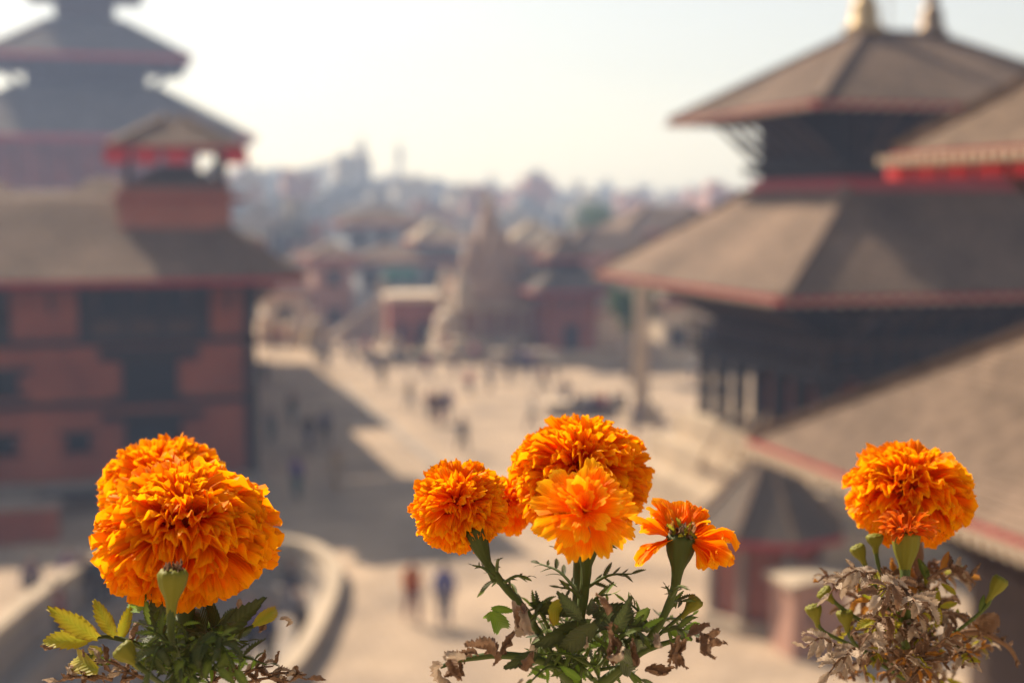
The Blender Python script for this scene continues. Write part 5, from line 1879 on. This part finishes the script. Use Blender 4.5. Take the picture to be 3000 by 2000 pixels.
# central plant
for (x0, y0, x1, y1, n_, ll, sh_, ms) in (
        (1702, 1745, 1580, 1650, 4, 50, 'fine', ('lf_dark',)), (1712, 1725, 1850, 1680, 4, 46, 'fine', ('lf_dark', 'lf_dark', 'lf_green')),
        (1718, 1640, 1625, 1602, 4, 20, 'fine', ('lf_dark',)), (1728, 1620, 1808, 1588, 3, 26, 'fine', ('lf_dark',)),
        (1475, 1700, 1418, 1728, 3, 42, 'fine', ('lf_dark', 'lf_green')), (1478, 1705, 1545, 1690, 3, 40, 'fresh', ('lf_dark', 'lf_green')),
        (1448, 1690, 1385, 1655, 3, 18, 'fine', ('lf_dark',)), (1455, 1670, 1462, 1640, 2, 16, 'fine', ('lf_dark',)),
        (1965, 1745, 2015, 1725, 3, 22, 'fine', ('lf_dark',)), (1965, 1745, 1950, 1715, 2, 18, 'fine', ('lf_dark',)),
        (1940, 1800, 2010, 1760, 4, 46, 'fresh', ('lf_green', 'lf_dark')), (1940, 1850, 2030, 1855, 3, 55, 'fresh', ('lf_green', 'lf_bright', 'lf_dark')),
        (1900, 1830, 1830, 1760, 4, 40, 'fine', ('lf_bright', 'lf_green')), (1700, 1750, 1640, 1720, 3, 40, 'fine', ('lf_dark', 'lf_green')),
        (1560, 1830, 1480, 1720, 4, 40, 'fresh', ('lf_green', 'lf_dark')), (1560, 1830, 1600, 1760, 3, 40, 'fresh', ('lf_dark', 'lf_green')),
        (1980, 1850, 2030, 1800, 3, 40, 'fine', ('lf_green', 'lf_bright')), (1720, 1780, 1790, 1740, 4, 45, 'fine', ('lf_green', 'lf_bright')),
        (1640, 1960, 1560, 1990, 3, 45, 'fresh', ('lf_green', 'lf_bright')), (1760, 1960, 1880, 1990, 4, 60, 'fresh', ('lf_dark', 'lf_green'))):
    leaf(CP, x0, y0, x1, y1, dC + rf.uniform(-0.025, 0.025), n_, ll, sh_, ms, 0.12, rf.uniform(-0.02, 0.02))
for (x0, y0, x1, y1, m_, w_) in ((1440, 1790, 1505, 1880, 'lf_bright', 1.3), (1440, 1780, 1512, 1790, 'lf_bright', 1.2), (1440, 1790, 1415, 1835, 'lf_bright', 1.2),
                                 (1610, 1775, 1680, 1815, 'lf_yellow', 2.0), (1700, 1815, 1640, 1738, 'lf_dark', 1.4), (1690, 1790, 1575, 1770, 'lf_dark', 1.1),
                                 (1730, 1825, 1588, 1885, 'lf_dark', 1.25), (1745, 1828, 1615, 1935, 'lf_dark', 1.15), (1735, 1800, 1895, 1785, 'lf_dark', 1.1),
                                 (1740, 1830, 1840, 1800, 'lf_dark', 1.2), (1800, 1850, 1850, 1760, 'lf_dark', 1.2), (1570, 1915, 1490, 1955, 'lf_dark', 1.3),
                                 (1720, 1800, 1760, 1735, 'lf_dark', 1.2), (1860, 1850, 1900, 1930, 'lf_dark', 1.4), (1850, 1840, 1930, 1800, 'lf_dark', 1.3),
                                 (1840, 1900, 1800, 1990, 'lf_dark', 1.3), (1820, 1920, 1880, 2000, 'lf_dark', 1.3), (1960, 1840, 2025, 1870, 'lf_bright', 1.4),
                                 (1530, 1860, 1520, 1800, 'lf_grey', 1.2), (1555, 1930, 1575, 1870, 'lf_grey', 1.2), (1900, 1780, 1850, 1840, 'lf_green', 1.3),
                                 (1560, 1960, 1600, 1985, 'lf_bright', 1.3), (1700, 1990, 1640, 1950, 'lf_bright', 1.2)):
    single(CP, x0, y0, x1, y1, dC - 0.02 + rf.uniform(-0.015, 0.02), 'wide', m_, rf.uniform(-0.02, 0.02), w_, VIEW)
for k in range(36):
    a = rf.uniform(-2.9, -0.2)
    x0, y0 = 1720 + rf.uniform(-120, 200), 1890 + rf.uniform(-60, 120)
    ln = rf.uniform(60, 130)
    leaf(CP, x0, y0, x0 + math.cos(a) * ln * 1.2, y0 + math.sin(a) * ln * 0.7, dC + rf.uniform(-0.02, 0.05), rf.choice((3, 4)), rf.uniform(42, 68),
         rf.choice(('fresh', 'fine')), ('lf_dark', 'lf_green', 'lf_green', 'lf_bright'), 0.12, rf.uniform(-0.03, 0.03))
stem(CP, [at(1690, 2010, dC), at(1600, 1940, dC - 0.01), at(1480, 1918, dC - 0.015), at(1360, 1930, dC - 0.015), at(1290, 1952, dC - 0.015)], 0.0022, 0.0008)
stem(CP, [at(1760, 2000, dC), at(1880, 1910, dC - 0.005), at(1990, 1870, dC - 0.01)], 0.002, 0.0009)
for (x0, y0, x1, y1, m_) in ((1340, 1930, 1285, 1895, 'lf_brown'), (1360, 1925, 1300, 1935, 'lf_grey'), (1400, 1920, 1345, 1885, 'lf_brown'), (1440, 1915, 1400, 1860, 'lf_brown'),
                             (1470, 1915, 1510, 1880, 'lf_brown'), (1420, 1918, 1480, 1890, 'lf_brown'), (1330, 1940, 1290, 2000, 'lf_brown'), (1345, 1940, 1350, 2000, 'lf_brown'),
                             (1300, 1950, 1235, 1968, 'lf_grey'), (1450, 1915, 1425, 1845, 'lf_brown'), (1535, 1800, 1520, 1745, 'lf_brown'), (1545, 1790, 1510, 1815, 'lf_grey'),
                             (1720, 1850, 1735, 1895, 'lf_grey'), (1790, 1840, 1840, 1900, 'lf_brown'), (1800, 1870, 1830, 1950, 'lf_brown'), (1810, 1930, 1800, 1970, 'lf_grey'),
                             (1790, 1790, 1825, 1800, 'lf_brown'), (1920, 1860, 1940, 1930, 'lf_grey'), (1990, 1860, 1985, 1960, 'lf_brown'), (2010, 1870, 1960, 1950, 'lf_brown'),
                             (2010, 1860, 2080, 1840, 'lf_brown'), (2050, 1850, 2090, 1935, 'lf_brown'), (2070, 1860, 2140, 1910, 'lf_brown'), (2080, 1900, 2060, 1950, 'lf_brown'),
                             (1890, 1960, 1950, 1985, 'lf_brown'), (1860, 1950, 1850, 1900, 'lf_brown'), (1530, 1990, 1500, 2010, 'lf_grey'), (1530, 1960, 1515, 2010, 'lf_brown'),
                             (1380, 1925, 1320, 1890, 'lf_brown'), (2040, 1870, 2110, 1960, 'lf_brown'), (1960, 1880, 2010, 1960, 'lf_brown'), (1780, 1850, 1810, 1930, 'lf_brown')):
    single(CP, x0, y0, x1, y1, dC - 0.03 + rf.uniform(-0.01, 0.01), 'dry', m_, rf.uniform(-0.015, 0.015), rf.uniform(0.9, 1.3))
# right plant
for k in range(100):
    x0, y0 = 2655 + rf.gauss(0, 60), rf.uniform(1690, 2010)
    sp_ = 0.55 + 0.45 * min(1, (y0 - 1640) / 150)
    a = rf.uniform(-3.0, -0.1)
    ln = rf.uniform(50, 175) * sp_
    x1, y1 = x0 + math.cos(a) * ln * 1.15, y0 + math.sin(a) * ln * 0.5 + rf.uniform(-5, 50)
    y1 = max(y1, 1655)
    leaf(RP, x0, y0, x1, y1, dG + rf.uniform(-0.05, 0.05), rf.choice((3, 4)), rf.uniform(38, 66), rf.choice(('dry', 'husk', 'husk', 'limp')),
         ('lf_grey', 'lf_brown', 'lf_brown', 'lf_brown', 'lf_grey', 'lf_brown', 'lf_orange', 'lf_yellow'), 0.15, rf.uniform(-0.03, 0.03), 'stem_brown')
for (x0, y0, x1, y1) in ((2550, 1700, 2470, 1690), (2500, 1690, 2430, 1740), (2660, 1750, 2590, 1760), (2660, 1760, 2720, 1775), (2510, 1900, 2470, 1940), (2520, 1900, 2560, 1890),
                         (2450, 1890, 2360, 1895), (2490, 1930, 2430, 1970)):
    leaf(RP, x0, y0, x1, y1, dG - 0.05, 3, 58, 'husk', ('lf_grey',), 0.2, -0.01, 'stem_brown')
for (x0, y0, x1, y1, m_) in ((2755, 1670, 2788, 1612, 'lf_orange'), (2720, 1700, 2700, 1630, 'lf_green'), (2745, 1770, 2752, 1715, 'lf_yellow'), (2755, 1775, 2818, 1765, 'lf_yellow'),
                             (2750, 1780, 2752, 1850, 'lf_yellow'), (2700, 1650, 2730, 1700, 'lf_green'), (2800, 1740, 2760, 1705, 'lf_yellow'), (2560, 1830, 2600, 1850, 'lf_orange'),
                             (2870, 1790, 2890, 1740, 'lf_green'), (2620, 1840, 2640, 1780, 'lf_bright')):
    single(RP, x0, y0, x1, y1, dG - 0.02, 'wide', m_, 0.0, 1.2, VIEW)
for k in range(9):
    single(RP, 2890 + rf.gauss(0, 22), 1800, 2880 + rf.gauss(0, 30), 1880 + rf.gauss(0, 12), dG + rf.uniform(-0.02, 0.02), 'limp', 'lf_brown', 0, 1.5)
stem(RP, [at(2657, 1980, dG), at(2760, 1880, dG), at(2860, 1850, dG), at(2950, 1890, dG), at(2985, 1945, dG)], 0.0022, 0.0008, 'stem_brown')
for (x0, y0, x1, y1) in ((2950, 1890, 2985, 1900), (2980, 1930, 2985, 1965), (2930, 1880, 2960, 1860), (2840, 1900, 2870, 1915)):
    single(RP, x0, y0, x1, y1, dG, 'dry', 'lf_brown', 0, 1.0)
